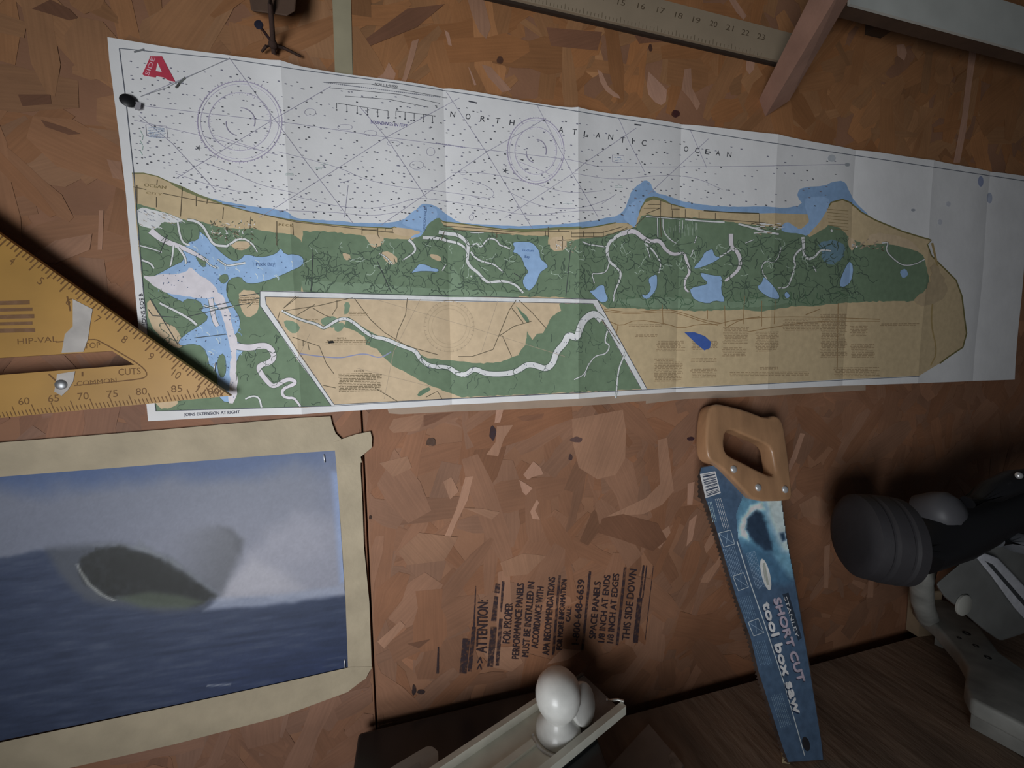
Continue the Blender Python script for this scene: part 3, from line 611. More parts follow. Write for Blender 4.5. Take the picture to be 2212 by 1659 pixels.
# main road and railways along the mainland
for p in ([(1305,668),(1360,676),(1440,668),(1475,676),(1520,692),(1556,698)], [(1306,672),(1360,679),(1440,672),(1474,680),(1520,696),(1550,703)], [(1318,695),(1340,705),(1375,690),(1440,700),(1470,710),(1510,700),(1545,702),(1590,690),(1680,684),(1800,686),(1900,690)], [(1610,718),(1680,705),(1760,694),(1900,694)], [(1565,710),(1600,690),(1640,684)], [(1430,658),(1432,700)], [(1645,650),(1645,705)], [(1674,650),(1672,700)], [(1528,670),(1528,690)], [(1335,700),(1330,728)], [(1565,660),(1566,705)], [(1608,640),(1605,700)], [(1740,680),(1770,668)], [(1810,655),(1808,800)]):
    pc.line(p, 1.4, alb(120, 96, 66, K), 1)
# show-through notes on the right-hand land, notes in the inset (too small to read): rows of specks
def block(x0, y0, x1, y1, col, rows=None, slope=0.0, wd=1.5):
    y = y0; pit = 3.4
    while y < y1:
        x = x0 + r2.uniform(0, 6)
        e = x1 - (r2.uniform(0, (x1 - x0) * .35) if r2.random() < .3 else r2.uniform(0, 5))
        while x < e:
            l = r2.uniform(3, 11); pc.line([(x, y + (x - x0) * slope), (min(x + l, e), y + (min(x + l, e) - x0) * slope)], wd, col, new=False); x += l + r2.uniform(1.2, 2.4)
        y += pit
pc.layer += 1
SH = alb(134, 116, 90, K)
for b in ((1415,738,1480,760),(1412,776,1476,824),(1492,738,1552,758),(1490,775,1550,782),(1490,798,1550,816),(1560,708,1618,742),(1558,752,1614,772),(1630,718,1682,762),(1355,702,1435,706),(1370,724,1420,728),(1690,690,1770,716),(1770,680,1830,775),(1835,705,1875,728),(1835,745,1890,775),(1575,805,1750,814),(1800,795,1900,812),(1640,794,1684,798),(1900,700,1990,704)): block(*b, SH, slope=-.01, wd=1.7)
for b in ((730,808,826,848),): block(*b, alb(96, 84, 64, K), slope=-.02, wd=1.6)
for b in ((700,736,800,744),(752,674,795,682),(515,640,560,660),(505,538,532,541),(655,690,690,694)): block(*b, alb(104, 90, 68, K), wd=1.4)
pc.poly([(708,737),(720,736),(722,741),(710,742)], (.02,.02,.02)); pc.poly([(1478,718),(1500,718),(1522,726),(1536,739),(1533,752),(1521,757),(1503,742)], NAVY, 0)
pc.dot(1018, 597, 2.2, (.85,.85,.85))
# ---- ocean: bearing lines, depth curves, soundings
for p in ([(300,228),(640,268),(835,297),(1000,318),(1230,345),(1290,360),(1420,361),(1600,360),(1830,355)], [(495,125),(650,335),(762,482)], [(300,250),(372,310),(465,411)], [(777,231),(834,297),(922,430)], [(964,199),(1050,329),(1150,495)], [(1160,228),(1236,375),(1292,470)], [(1336,256),(1360,310),(1392,372)], [(1490,280),(1526,362)], [(714,187),(600,253),(380,386)], [(992,212),(834,297),(600,446),(560,470)], [(1179,256),(1050,329),(822,487)], [(1374,277),(1263,352),(1236,376),(1090,471)], [(1530,300),(1400,420)], [(304,209),(495,128)],
          [(290,260),(420,290),(600,335)], [(735,395),(748,392),(760,388)], [(752,400),(744,470)]):
    pc.line(p, 1.25, INKP)
for p in ([(600,328),(670,345),(740,365),(780,385),(850,403),(905,408),(1000,420),(1050,428)], [(640,425),(720,445),(790,452),(850,444),(895,428),(930,430),(1000,440),(1080,455),(1130,465),(1200,466)], [(600,455),(720,458),(800,468),(860,458)], [(975,373),(1040,372),(1120,388),(1230,420),(1300,412)], [(1000,385),(1050,400),(1072,420),(1050,432),(1020,425)], [(1105,418),(1150,440),(1200,452),(1260,450),(1320,428)], [(420,345),(500,372),(560,400),(640,418)], [(380,375),(450,400),(520,415)], [(1240,375),(1330,390),(1420,378),(1500,382),(1560,410)], [(1300,440),(1330,420)], [(1180,462),(1260,455),(1300,455)]):
    pc.line(p, 1.1, alb(132, 130, 142, K), 2)
for c, rx, ry in (((670,243),12,8),((800,288),14,6),((900,357),15,9),((930,328),9,9),((850,310),14,6),((745,275),16,6),((1000,373),7,5),((1018,470),5,6)): pc.ring(c, rx, ry, .9, INKP, 20)
NEARB = [(285,374)] + coast[1:48]
def coast_y(x):
    for a, b in zip(NEARB[:-1], NEARB[1:]):
        if a[0] <= x <= b[0] and b[0] > a[0]: return a[1] + (b[1] - a[1]) * (x - a[0]) / (b[0] - a[0])
    return 470
pc.layer += 1
gx_ = 268.0
while gx_ < 1790:   # soundings in rough columns
    gx_ += 11.5; yt = 112 + (gx_ - 260) * .1475; yb = coast_y(gx_) - 12; y = yt + r2.uniform(8, 30)
    while y < yb:
        t = (y - yt) / (yb - yt); x = gx_ + r2.uniform(-6, 6)
        if x > 268 + (y - 105) * .101 and not (gx_ > 1560 and r2.random() < .6) and r2.random() < .72:
            c = INKD if r2.random() < .35 else alb(104, 104, 116, K); q = r2.uniform(1.0, 1.6)
            pc.dot(x, y, q, c, 5); pc.dot(x + 2.0, y + .4, q, c, 5)
        y += (30 - 17 * t) * r2.uniform(.75, 1.2)
for i in range(170):
    x, y = r2.uniform(330, 640), r2.uniform(500, 860)
    if inside((x, y), LAKES[0]) or inside((x, y), [(304,594),(411,574),(474,640),(400,640)]): pc.dot(x, y, 1.2, alb(70, 88, 116, K), 5)
for x, y in riv[3:]:
    for k in range(2): pc.dot(x + r2.uniform(-5, 5), y + r2.uniform(-2, 2), 1.1, alb(88, 90, 104, K), 5)
for i in range(260):
    x, y = r2.uniform(300, 560), r2.uniform(450, 860)
    if inside((x, y), BAY) or inside((x, y), [(304,594),(411,574),(474,640),(400,640)]): pc.dot(x, y, r2.uniform(.9, 1.6), r2.choice((alb(70,88,116,K), alb(92,96,110,K))), 5)
for i in range(60):
    x, y = r2.uniform(440, 560), r2.uniform(478, 520); pc.line([(x, y), (x + r2.uniform(-3, 9), y + r2.uniform(-5, 7))], 1.4, r2.choice((ROAD, WHITE, DG, alb(150,146,128,K))))
# compass roses
for (cx, cy), rx, ry in (((518,263), 91, 87), ((1157,326), 61, 71)):
    pc.ring((cx, cy), rx, ry, 1.9, alb(140, 134, 152, K)); pc.ring((cx, cy), rx * .74, ry * .72, 1.4, alb(150, 146, 160, K)); pc.ring((cx, cy), rx * .93, ry * .93, 1.0, alb(160, 156, 170, K))
    for k in range(72):
        a = k * math.pi / 36; u, v = math.cos(a), math.sin(a); q = 1.06 if k % 6 == 0 else 1.03
        pc.line([(cx + rx * u, cy + ry * v), (cx + rx * q * u, cy + ry * q * v)], 1, alb(130, 126, 142, K))
        q = .66 if k % 3 == 0 else .70
        pc.line([(cx + rx * .74 * u, cy + ry * .72 * v), (cx + rx * q * u, cy + ry * q * v)], .8, alb(150, 146, 160, K))
    pc.ring((cx + 2, cy), rx * .34, ry * .34, 2, alb(120, 116, 132, K), 20, -90, 20); pc.ring((cx - 2, cy + 4), rx * .3, ry * .3, 2, alb(120, 116, 132, K), 20, 100, 190)
    pc.line([(cx - rx * .55, cy + ry * .35), (cx + rx * .6, cy + ry * .75)], 1, alb(140, 134, 150, K))
for x, y in ((429,320),(1091,369)):
    for k in range(5): a = k * 2 * math.pi / 5; pc.line([(x, y), (x + 7 * math.cos(a), y + 6 * math.sin(a))], (3, .5), INKD)
# ---- border line and lettering
pc.line([(258,105),(495,128),(640,150),(870,182),(1205,234),(1600,299),(2226,393)], 1.6, alb(80, 84, 92, K)); pc.line([(258,105),(272,215),(289,372),(311,640),(337,888)], 1.6, alb(80, 84, 92, K)); pc.line([(337,888),(720,877),(975,862),(1395,842),(1985,813)], 1.2, alb(80, 84, 92, K))
LET = alb(38, 40, 46, K)
def tilt(c, x, y, s, k=.13): pc.text(c, (x - s * .42, y - s * .42 * k + s * .5), (x + s * .42, y + s * .42 * k + s * .5), s, LET)
for c, x, y in (('N',977,247),('O',1010,252),('R',1042,257),('T',1074,261),('H',1105,265)): tilt(c, x, y, 12)
for c, x, y in (('A',1211,280),('T',1240,285),('L',1265,290),('A',1291,293),('N',1318,296),('T',1344,303),('C',1390,309)): tilt(c, x, y, 12)
pc.line([(1366,299),(1366,311)], 1.8, LET)
for c, x, y in (('O',1481,322),('C',1505,325),('E',1527,328),('A',1550,331),('N',1574,334)): tilt(c, x, y, 11)
pc.text('SOUNDINGS IN FEET', (800,267), (880,276), 7, alb(70, 62, 110, K)); pc.text('SCALE 1:40,000', (809,184), (858,190), 5, INKD)
for p in ([(697,178),(800,182),(966,212)], [(712,190),(860,204),(950,224)], [(745,208),(840,215),(925,232)]): pc.line(p, 1, INKD)
for a, b, n in (((727,223),(838,240),6), ((855,240),(934,250),5)):
    pc.line([a, b], 1, INKD)
    for k in range(n): t = k / (n - 1); x, y = a[0] + (b[0] - a[0]) * t, a[1] + (b[1] - a[1]) * t; pc.line([(x, y), (x, y + 12)], 1, INKD); pc.dot(x, y + 15, 2, INKD)
for k in range(60): x = 700 + k * 4.2; pc.line([(x, 178 + (x - 697) * .128), (x + 2.8, 178.4 + (x - 697) * .128)], 2, alb(110,112,120,K), new=False)
block(938, 309, 1005, 312, alb(120, 118, 136, K), slope=.15, wd=2.4)
pc.line([(1012,219),(1030,223)], 3, INKD); pc.line([(1370,269),(1385,271)], 3, INKD)
pc.text('JOINS SIDE B', (316,702), (308,634), 8, alb(44, 46, 54, K)); pc.text('JOINS EXTENSION AT RIGHT', (398,899), (518,893), 6.5, alb(70, 72, 84, K))
pc.text('OCEAN', (311,403), (358,409), 7, alb(128, 116, 86, K)); pc.text('CITY', (315,419), (350,423), 5, alb(140, 126, 94, K)); pc.text('P E C K', (602,488), (632,490), 5, alb(110, 96, 66, K)); pc.text('Peck Bay', (553,574), (594,574), 7, alb(60, 80, 112, K))
pc.text('Ludlam', (1129,543), (1152,544), 5.5, alb(50, 76, 116, K)); pc.text('Bay', (1133,557), (1144,558), 6, alb(50, 76, 116, K)); pc.text('CORSON INLET', (918,500), (922,446), 5, alb(50, 66, 96, K))
pc.text('NOTE A', (728,733), (748,733), 4, alb(90, 78, 60, K)); pc.text('CAUTION', (765,804), (786,803), 4, alb(90, 78, 60, K))
# boxed note and green writing on the far left
for b in ([(315,270),(360,273),(362,298),(317,294)], [(1322,335),(1347,337),(1348,352),(1322,350)]): pc.line(b + [b[0]], 1.1, INKP); block(b[0][0] + 3, b[0][1] + 5, b[1][0] - 2, b[2][1] - 2, alb(120, 132, 150, K), slope=.08, wd=1.3)
for k in range(5): pc.line([(303 + k % 2 * 6, 282 + k * 11), (308, 292 + k * 11)], 1.4, alb(150, 166, 160, K))
for x, y in ((700,355),(625,378),(690,365),(1226,440),(1335,405)): block(x - 10, y - 3, x + 12, y + 3, alb(142, 152, 150, K), wd=1.2)
pc.line([(304,209),(360,190),(395,172),(495,127)], 1.3, alb(120, 122, 124, K)); pc.line([(380,190),(390,178),(401,168)], 5, alb(84, 86, 84, K), 1); pc.poly([(380,189),(386,178),(390,182),(384,191)], alb(60,60,58,K)); pc.line([(290,113),(312,107)], 4, alb(96, 98, 100, K))
# red SIDE A mark
pc.poly([(325,122),(350,122),(379,177),(366,175),(354,168),(338,165),(336,168),(312,164),(308,161),(322,130)], RED); pc.poly([(341,136),(350,156),(337,154)], PAPER)
pc.text('SIDE', (322,164), (336,126), 9, alb(205, 150, 158, K))
# faded prints and stains at the right end
for x, y, a, b, c in ((2118,392,6,12,alb(120,128,152,K)), (2137,428,6,12,alb(140,146,160,K)), (2048,441,5,6,alb(160,162,168,K)), (2030,480,5,6,alb(160,162,168,K)), (1796,342,9,8,alb(150,154,158,K)), (1830,356,6,4,alb(130,134,138,K)), (1972,454,5,3,alb(130,134,140,K))):
    pc.poly([(x + a * math.cos(t), y + b * math.sin(t)) for t in np.arange(10) * math.pi / 5], c, 1)
for p in ([(2013,525),(2020,555),(2030,600),(2015,640),(2010,700),(2025,760),(2010,790)],): pc.line(p, (5, 2), alb(140, 122, 84, K), 2)
pc.poly([(1975,640),(2008,622),(2012,560),(2040,600),(2045,640),(2010,660),(1975,660)], alb(148, 132, 106, K), 1, 3, r2)
pc.build('printed_map', col_mat('chart_print', .72, noise=(120, .08), bump=(90, .15, .0015), spec=.3), sheet_o, sheet_cuts, relief, None, slope)

M_STEEL = mat('bright_steel', (.78, .79, .80), .32, .55); M_BLK = mat('black_plastic', (.012, .012, .014), .45)
def staple(px, py, px2, py2, y, label, grp):
    a, b = at(px, py, y), at(px2, py2, y); out = Vector((0, -.0012, 0)); inn = Vector((0, .0045, 0))
    o = bm_obj('staple', tube_bm([a + inn, a + out * .4, a + out + (b - a) * .08, b + out - (b - a) * .08, b + out * .4, b + inn], .00055, 6), M_STEEL, None, 60)
    return tag(o, label, 'staple', grp)
staple(467, 783, 463, 802, -relief(at(465,792).x, at(465,792).z), 'bright steel staple in the chart beside the yellow square', 'staples')
# black tack with torn paper at the left edge of the chart
t = thing('tack', 'black tack through torn paper at the left edge of the chart', 'tack', at(288, 226, -.012))
c = at(283, 224, -.010)
bm_obj('tack_head', lathe_bm(c + Vector((0, -.003, 0)), (0.3, -1, 0.1), [(0, 0), (.0052, .0003), (.0058, .0014), (.0045, .0026), (0, .003)], 20), M_BLK, t, 50)
bm_obj('tack_pin', tube_bm([c + Vector((0, -.003, 0)), c + Vector((0, .011, 0))], .0007, 8), M_STEEL, t, 60)
bm = prism_bm([at(x, y, -.0135) for x, y in ((288,218),(305,222),(303,236),(292,238))], [at(x, y, -.0132) for x, y in ((288,218),(305,222),(303,236),(292,238))])
bm_obj('torn_paper', bm, mat('torn_paper_grey', alb(120, 118, 122, K), .8), t)

# ================================================================== wave photograph taped to the wall
photo = thing('wave_photograph', 'large photograph of a breaking ocean wave framed with masking tape', 'photograph', at(380, 1600, -.001))
def smooth01(a, b, x): t = np.clip((x - a) / (b - a), 0, 1); return t * t * (3 - 2 * t)
def fbm(x, y, seed, oct=5, ax=1.0, ay=1.0):
    rg = np.random.RandomState(seed); tot = np.zeros_like(x); amp = .5
    for o in range(oct):
        g = rg.rand(64, 64); u, v = x * ax * 2 ** o, y * ay * 2 ** o
        i, j = np.floor(u).astype(int), np.floor(v).astype(int); fu, fv = u - i, v - j
        fu, fv = fu * fu * (3 - 2 * fu), fv * fv * (3 - 2 * fv); i, j = i % 64, j % 64; i2, j2 = (i + 1) % 64, (j + 1) % 64
        tot += amp * ((g[i, j] * (1 - fu) + g[i2, j] * fu) * (1 - fv) + (g[i, j2] * (1 - fu) + g[i2, j2] * fu) * fv); amp *= .5
    return tot
def polymask(X, Y, poly, soft):
    """soft mask of a polygon from its signed distance"""
    d = np.full(X.shape, 1e9); ins = np.zeros(X.shape, bool); n = len(poly)
    for i in range(n):
        (x1, y1), (x2, y2) = poly[i - 1], poly[i]; ex, ey = x2 - x1, y2 - y1; L = ex * ex + ey * ey
        t = np.clip(((X - x1) * ex + (Y - y1) * ey) / L, 0, 1); d = np.minimum(d, np.hypot(X - x1 - t * ex, Y - y1 - t * ey))
        if y1 != y2: ins ^= ((y1 > Y) != (y2 > Y)) & (X < (x2 - x1) * (Y - y1) / (y2 - y1) + x1)
    return smooth01(-soft, soft, np.where(ins, d, -d))
def wave_paint(X, Y):
    """the picture on the print: sky, breaking wave, foam and dark sea"""
    col = np.zeros(X.shape + (3,))
    def mix(c, m):
        nonlocal col; col = col * (1 - m[..., None]) + np.array(c, float) * m[..., None]
    n1 = fbm(X, Y, 1, 5, .011, .011); n2 = fbm(X, Y, 2, 5, .03, .03); n4 = fbm(X, Y, 7, 4, .09, .09); n3 = fbm(X, Y + .14 * X, 3, 4, .014, .13)
    top = 1022 - X * .0755; dy = Y - top
    col[:] = (100, 104, 117)
    mix((64, 80, 112), 1 - smooth01(5, 75, dy - 60 * (n1 - .5))); mix((114, 116, 128), smooth01(40, 190, dy) * smooth01(60, 500, X) * .8)
    mix((134, 134, 144), polymask(X + 60 * (n1 - .5), Y + 60 * (n2 - .5), [(480,1300),(520,1210),(590,1150),(640,1110),(760,1130),(770,1300)], 32) * (.55 + .6 * (n1 - .3)))
    mix((148, 147, 154), polymask(X + 30 * (n2 - .5), Y, [(470,1298),(500,1250),(545,1205),(610,1240),(660,1275),(560,1288)], 22) * .8)
    mix((100, 106, 126), polymask(X, Y + 20 * (n1 - .5), [(690,960),(760,955),(760,1130),(700,1090)], 40) * .5)
    mix((120, 140, 178), polymask(X, Y, [(716,1020),(740,1020),(758,1260),(735,1260)], 9) * .6)
    lip = [(300,1180),(370,1150),(450,1136),(495,1142),(522,1165),(518,1200),(502,1240),(480,1285),(450,1280),(400,1235)]
    m = polymask(X + 14 * (n2 - .5), Y + 14 * (n1 - .5), lip, 14); mix((86, 88, 94), m * smooth01(330, 520, X + .3 * (Y - 1200)) * .95); mix((72, 74, 80), polymask(X, Y, [(470,1138),(500,1144),(524,1168),(520,1198),(508,1190),(505,1160)], 8) * .6)
    line = np.interp(X, [-300, 0, 100, 175, 300, 420, 480, 760], [1225, 1203, 1188, 1196, 1250, 1290, 1300, 1283])
    sea = smooth01(-7, 7, Y - line - 16 * (n2 - .5)); mix((46, 55, 76), sea)
    mix((40, 50, 78), sea * smooth01(1300, 1500, Y) * smooth01(200, 700, X)); mix((62, 70, 88), sea * np.clip((n3 - .5) * 3.2, 0, 1) * .8); mix((34, 42, 60), sea * np.clip((.47 - n3) * 3, 0, 1) * .7)
    mix((128, 134, 150), polymask(X, Y + 6 * (n2 - .5), [(470,1292),(600,1285),(760,1262),(760,1282),(600,1306),(440,1318)], 7) * .85)
    face = [(100,1185),(170,1176),(235,1170),(300,1182),(370,1212),(430,1258),(470,1290),(440,1314),(350,1322),(260,1312),(180,1290),(130,1240)]
    mix((66, 70, 78), polymask(X + 16 * (n2 - .5), Y + 16 * (n1 - .5), face, 13) * .95); mix((96, 100, 106), polymask(X, Y + 14 * (n4 - .5), [(300,1170),(360,1195),(430,1245),(475,1284),(462,1290),(410,1250),(350,1212),(290,1184)], 6) * n4 * 1.2)
    bar_ = [(172,1196),(235,1174),(300,1186),(365,1216),(425,1262),(462,1290),(430,1306),(330,1300),(235,1290),(185,1258),(165,1225)]
    mix((34, 36, 36), polymask(X + 26 * (n2 - .5) + 14 * (n4 - .5), Y + 18 * (n1 - .5) + 16 * (n4 - .5), bar_, 7) * (.72 + .56 * n4)); mix((26, 28, 27), polymask(X + 30 * (n2 - .5), Y, [(240,1200),(320,1200),(400,1250),(440,1285),(330,1275),(240,1240)], 18) * .7)
    mix((66, 74, 62), polymask(X, Y, [(250,1292),(320,1278),(390,1286),(440,1300),(400,1314),(310,1312)], 8) * .8)
    mix((120, 124, 128), np.clip(1 - np.abs(Y - (1176 + .0021 * (X - 235) ** 2 * np.where(X > 235, 1, .6))) / 7, 0, 1) * smooth01(165, 240, X) * (1 - smooth01(380, 460, X)) * .55 * (n2 + .2))
    tr = np.interp(Y, [1218, 1235, 1262, 1285, 1298], [166, 174, 192, 220, 248]); mix((150, 152, 150), np.clip(1 - np.abs(X - tr) / (3.5 + .1 * (Y - 1218)), 0, 1) * ((Y > 1218) & (Y < 1298)) * .8)
    mix((125, 130, 138), np.clip(1 - np.abs(Y - (1480 - .06 * (X - 470))) / 3, 0, 1) * ((X > 445) & (X < 500)) * .8)
    col = col * (1 + .10 * (fbm(X, Y, 9, 3, .25, .25) - .5))[..., None]
    return col
def grid_print(name, q, nx, ny, paint, m, parent, y, k):
    """quad in the photograph's frame (tl, tr, br, bl) laid on the wall and painted"""
    tl, tr, br, bl = [at(*p, y) for p in q]; U, Vv = np.meshgrid(np.linspace(0, 1, nx), np.linspace(0, 1, ny))
    f = lambda i: (np.array(tl)[i] * (1 - U) * (1 - Vv) + np.array(tr)[i] * U * (1 - Vv) + np.array(br)[i] * U * Vv + np.array(bl)[i] * (1 - U) * Vv)
    X, Z = f(0), f(2); P = np.stack([X, np.full_like(X, y + D), Z - CZ], -1) @ RT        # world -> camera
    px, py = CX + F * P[..., 0] / -P[..., 2], CY - F * P[..., 1] / -P[..., 2]
    c = paint(px, py) / 255.; c = np.where(c <= .04045, c / 12.92, ((c + .055) / 1.055) ** 2.4) / k
    v = np.stack([X, np.full_like(X, y), Z], -1).reshape(-1, 3)
    i = np.arange(nx * ny).reshape(ny, nx); fc = np.stack([i[1:, :-1], i[1:, 1:], i[:-1, 1:], i[:-1, :-1]], -1).reshape(-1, 4)
    me = bpy.data.meshes.new(name); me.from_pydata(v.tolist(), [], fc.tolist()); me.materials.append(m)
    a = me.color_attributes.new('Col', 'FLOAT_COLOR', 'POINT'); a.data.foreach_set('color', np.concatenate([np.clip(c.reshape(-1, 3), .003, .9), np.ones((nx * ny, 1))], 1).astype('f').ravel())
    return link(name, me, parent)
q = [(-330, 1047), (725, 967), (755, 1445), (-330, 1668)]
grid_print('photo_print', q, 280, 170, wave_paint, col_mat('photo_paper', .5, noise=(90, .03), spec=.35), photo, -.0020, .56)
M_PAP = mat('photo_backing', alb(150, 152, 160, K), .8)
bm_obj('photo_backing', prism_bm([at(*p, -.0018) for p in q], [at(*p, -.0004) for p in q]), M_PAP, photo)
M_TAPE = mat('masking_tape', (.50, .42, .29), .75, noise=(28, .12), bump=(60, .5, .003))
def tape(pts, y, parent, name='tape_strip', m=None):
    return bm_obj(name, prism_bm([at(*p, y) for p in pts], [at(*p, y + .00022) for p in pts]), m or M_TAPE, parent)
tape([(-330,980),(0,956),(330,930),(640,903),(714,899),(717,914),(725,936),(737,948),(744,957),(742,968),(726,973),(640,979),(330,1004),(0,1030),(-330,1054)], -.0028, photo)
tape([(722,955),(748,945),(770,938),(800,932),(804,947),(803,967),(790,978),(779,987),(782,999),(752,1003),(727,1004)], -.0034, photo)
tape([(723,968),(779,990),(779,1017),(783,1088),(786,1180),(798,1303),(803,1444),(797,1452),(752,1449),(746,1289),(735,1120),(726,1000)], -.0030, photo)
tape([(-345,1040),(-285,1036),(-285,1672),(-345,1684)], -.0036, photo)
tape([(757,1441),(803,1440),(790,1466),(775,1476),(751,1495),(610,1547),(376,1608),(164,1656),(-330,1760),(-330,1660),(0,1604),(423,1515),(640,1468)], -.0033, photo)
staple(700, 982, 702, 999, -.0021, 'upright steel staple in the top right corner of the wave photograph', 'staples')
staple(744, 1424, 746, 1442, -.0021, 'dull steel staple in the bottom right corner of the wave photograph', 'staples')

# tapes on the wall itself
o = tape([(716,-60),(757,-60),(762,175),(724,175)], -.0012, None, 'tape_strip', mat('joint_tape', (.40, .36, .24), .8, noise=(30, .1)))
tag(o, 'upright beige tape strip covering the board joint above the chart', 'tape')
o = tape([(836,880),(1395,848),(1870,824),(1870,843),(1660,855),(1570,859),(1480,862),(1395,872),(1395,866),(1367,868),(1300,874),(1100,885),(980,889),(866,895),(840,893)], -.0010, None, 'tape_strip', mat('pale_tape', (.42, .315, .235), .8, noise=(20, .15)))
tag(o, 'pale level tape strip just below the lower edge of the chart', 'tape')

# ================================================================== yellow rafter square
YS = -.0235; sq = thing('speed_square', 'yellow plastic rafter square hanging over the lower left of the chart', 'square', at(200, 900, YS))
tip = at(497, 855, YS); d1 = (at(0, 506, YS) - tip).normalized(); d2 = (at(0, 903, YS) - tip).normalized(); S = Vector((0, .005, 0))
A, B = tip + d1 * .305, tip + d2 * .431
def on(px, py): return at(px, py, YS)
M_YEL = mat('yellow_plastic', (.50, .275, .066), .42, noise=(14, .14), spec=.4)
E1, E2 = on(0, 506), on(0, 903)
bm = bmesh.new()
slot = [on(-140, 781), on(0, 773), on(242, 758), on(290, 788), on(0, 810), on(-140, 820)]
def bar_between(bm, pts): prism_bm(pts, [p + S for p in pts], bm)
# plate with its slot: four solid pieces that meet edge to edge
ve = [bm.verts.new(p) for p in (tip, A, B)]; sl = [bm.verts.new(p) for p in slot]
vb = [bm.verts.new(p + S) for p in (tip, A, B)]; sb = [bm.verts.new(p + S) for p in slot]
def tess(outer, inner, flip):
    tri = tessellate_polygon([[v.co for v in outer], [v.co for v in inner]]); al = outer + inner
    for t in tri:
        try: bm.faces.new([al[i] for i in (t[::-1] if flip else t)])
        except ValueError: pass
tess(ve, sl, False); tess(vb, sb, True)
for L, M_ in ((ve, vb), (sl, sb)):
    for i in range(len(L)): j = (i + 1) % len(L); bm.faces.new((L[i], L[j], M_[j], M_[i]))
plate_o = bm_obj('square_plate', bm, M_YEL, sq)
# raised fence along the far edge
dd = (A - B).normalized()
bm = box_bm((A + B) / 2 + Vector((0, .003, 0)), dd, (0, 1, 0), dd.cross(Vector((0, 1, 0))), (A - B).length, .018, .012); bevel(bm, .002)
bm_obj('fence', bm, M_YEL, sq)
mk = Print(lambda x, y: at(x, y, YS - .00005), .000002); MK = (.20, .095, .025)
n_t = 84
for k in range(n_t):                                     # inch edge
    a = tip + d1 * (.0254 / 8) * k
    if k < 2: continue
    L = .0105 if k % 8 == 0 else (.0075 if k % 4 == 0 else .005)
    inw = Vector((-d1.z, 0, d1.x)); inw = inw if inw.dot(B - tip) > 0 else -inw
    wd = d1 * .00055
    vs = [a - wd, a + wd, a + wd + inw * L, a - wd + inw * L]
    n = len(mk.v)
    for p in vs:
        P = (np.array(p) - EYE) @ RT; mk.v.append((CX + F * P[0] / -P[2], CY - F * P[1] / -P[2], 1))
    mk.fc.append((n, n + 1, n + 2, n + 3)); mk.c.append(MK)
for k in range(2, 62):                                   # degree edge
    x = 497 - 8.4 * k; y = 855 + 8.4 * k * .097; lean = -9 if k % 5 == 0 else -5
    mk.line([(x, y - 1), (x + lean, y + (-22 if k % 5 == 0 else -12))], 2.2, MK, new=False)
for s, x, y in (('4',22,566),('5',84,609),('6',145,653),('7',207,692),('8',265,735),('9',322,772),('10',378,810),('11',430,846)):
    l = 8 if len(s) == 1 else 14; mk.text(s, (x - l * .6, y - l * .25 + 4), (x + l * .4, y + l * .45 + 4), 17, MK)
for s, x, y in (('90',462,851),('85',382,845),('80',306,851),('75',243,856),('70',180,861),('65',116,866),('60',52,872)): mk.text(s, (x - 12, y + 3), (x + 12, y + 1), 15, MK)
for s, a, b, h in (('HIP-VAL', (38,744), (124,738), 12), ('TOP', (182,753), (217,751), 12), ('CUTS', (256,811), (304,808), 14), ('COMMON', (166,834), (252,826), 10)): mk.text(s, a, b, h, MK)
mk.line([(120,739),(200,733),(213,735),(290,780),(312,797),(318,808),(314,815),(300,819),(255,824)], 2.6, MK, 1)
mk.line([(255,824),(160,833)], 2, MK); mk.line([(145,640),(152,672)], 4, MK); mk.line([(163,740),(168,760)], 3.5, (.08,.06,.05)); mk.line([(160,720),(165,730)], 3.5, (.10,.07,.05)); mk.line([(105,808),(120,822)], 3.5, MK); mk.line([(178,803),(178,813)], 4, MK)
for k, (a, b) in enumerate(((0, 64), (0, 70), (0, 74), (0, 70), (0, 76))): mk.line([(a - 60, 656 + k * 15), (a + 30, 654 + k * 15), (b, 653 + k * 15)], 9 - k % 2 * 2, (.24, .125, .06), 1)
mk.build('scale_markings', col_mat('worn_marking', .6, wear=(160, .3, .6, .55, 1)), plate_o)
M_SCR = mat('whitish_tape', (.62, .58, .54), .6, noise=(50, .2), alpha=.82)
for pts in ([(157,646),(200,668),(196,690),(190,732),(180,760),(133,762),(140,722),(157,705)], [(123,808),(162,802),(158,824),(147,842),(133,855),(117,846),(121,826)]):
    bm_obj('tape_scrap', prism_bm([at(*p, YS - .0004) for p in pts], [at(*p, YS - .0001) for p in pts]), M_SCR, plate_o)
c = at(133, 831, YS); bm_obj('screw_head', lathe_bm(c, (0, -1, 0), [(0, 0), (.0042, 0), (.0042, .0012), (.003, .0022), (0, .0025)], 18), mat('dull_zinc', (.42,.43,.44), .45, .8), sq, 40)
bm_obj('screw_shank', tube_bm([c, c + Vector((0, .021, 0))], .0018, 8), M_STEEL, sq, 60)

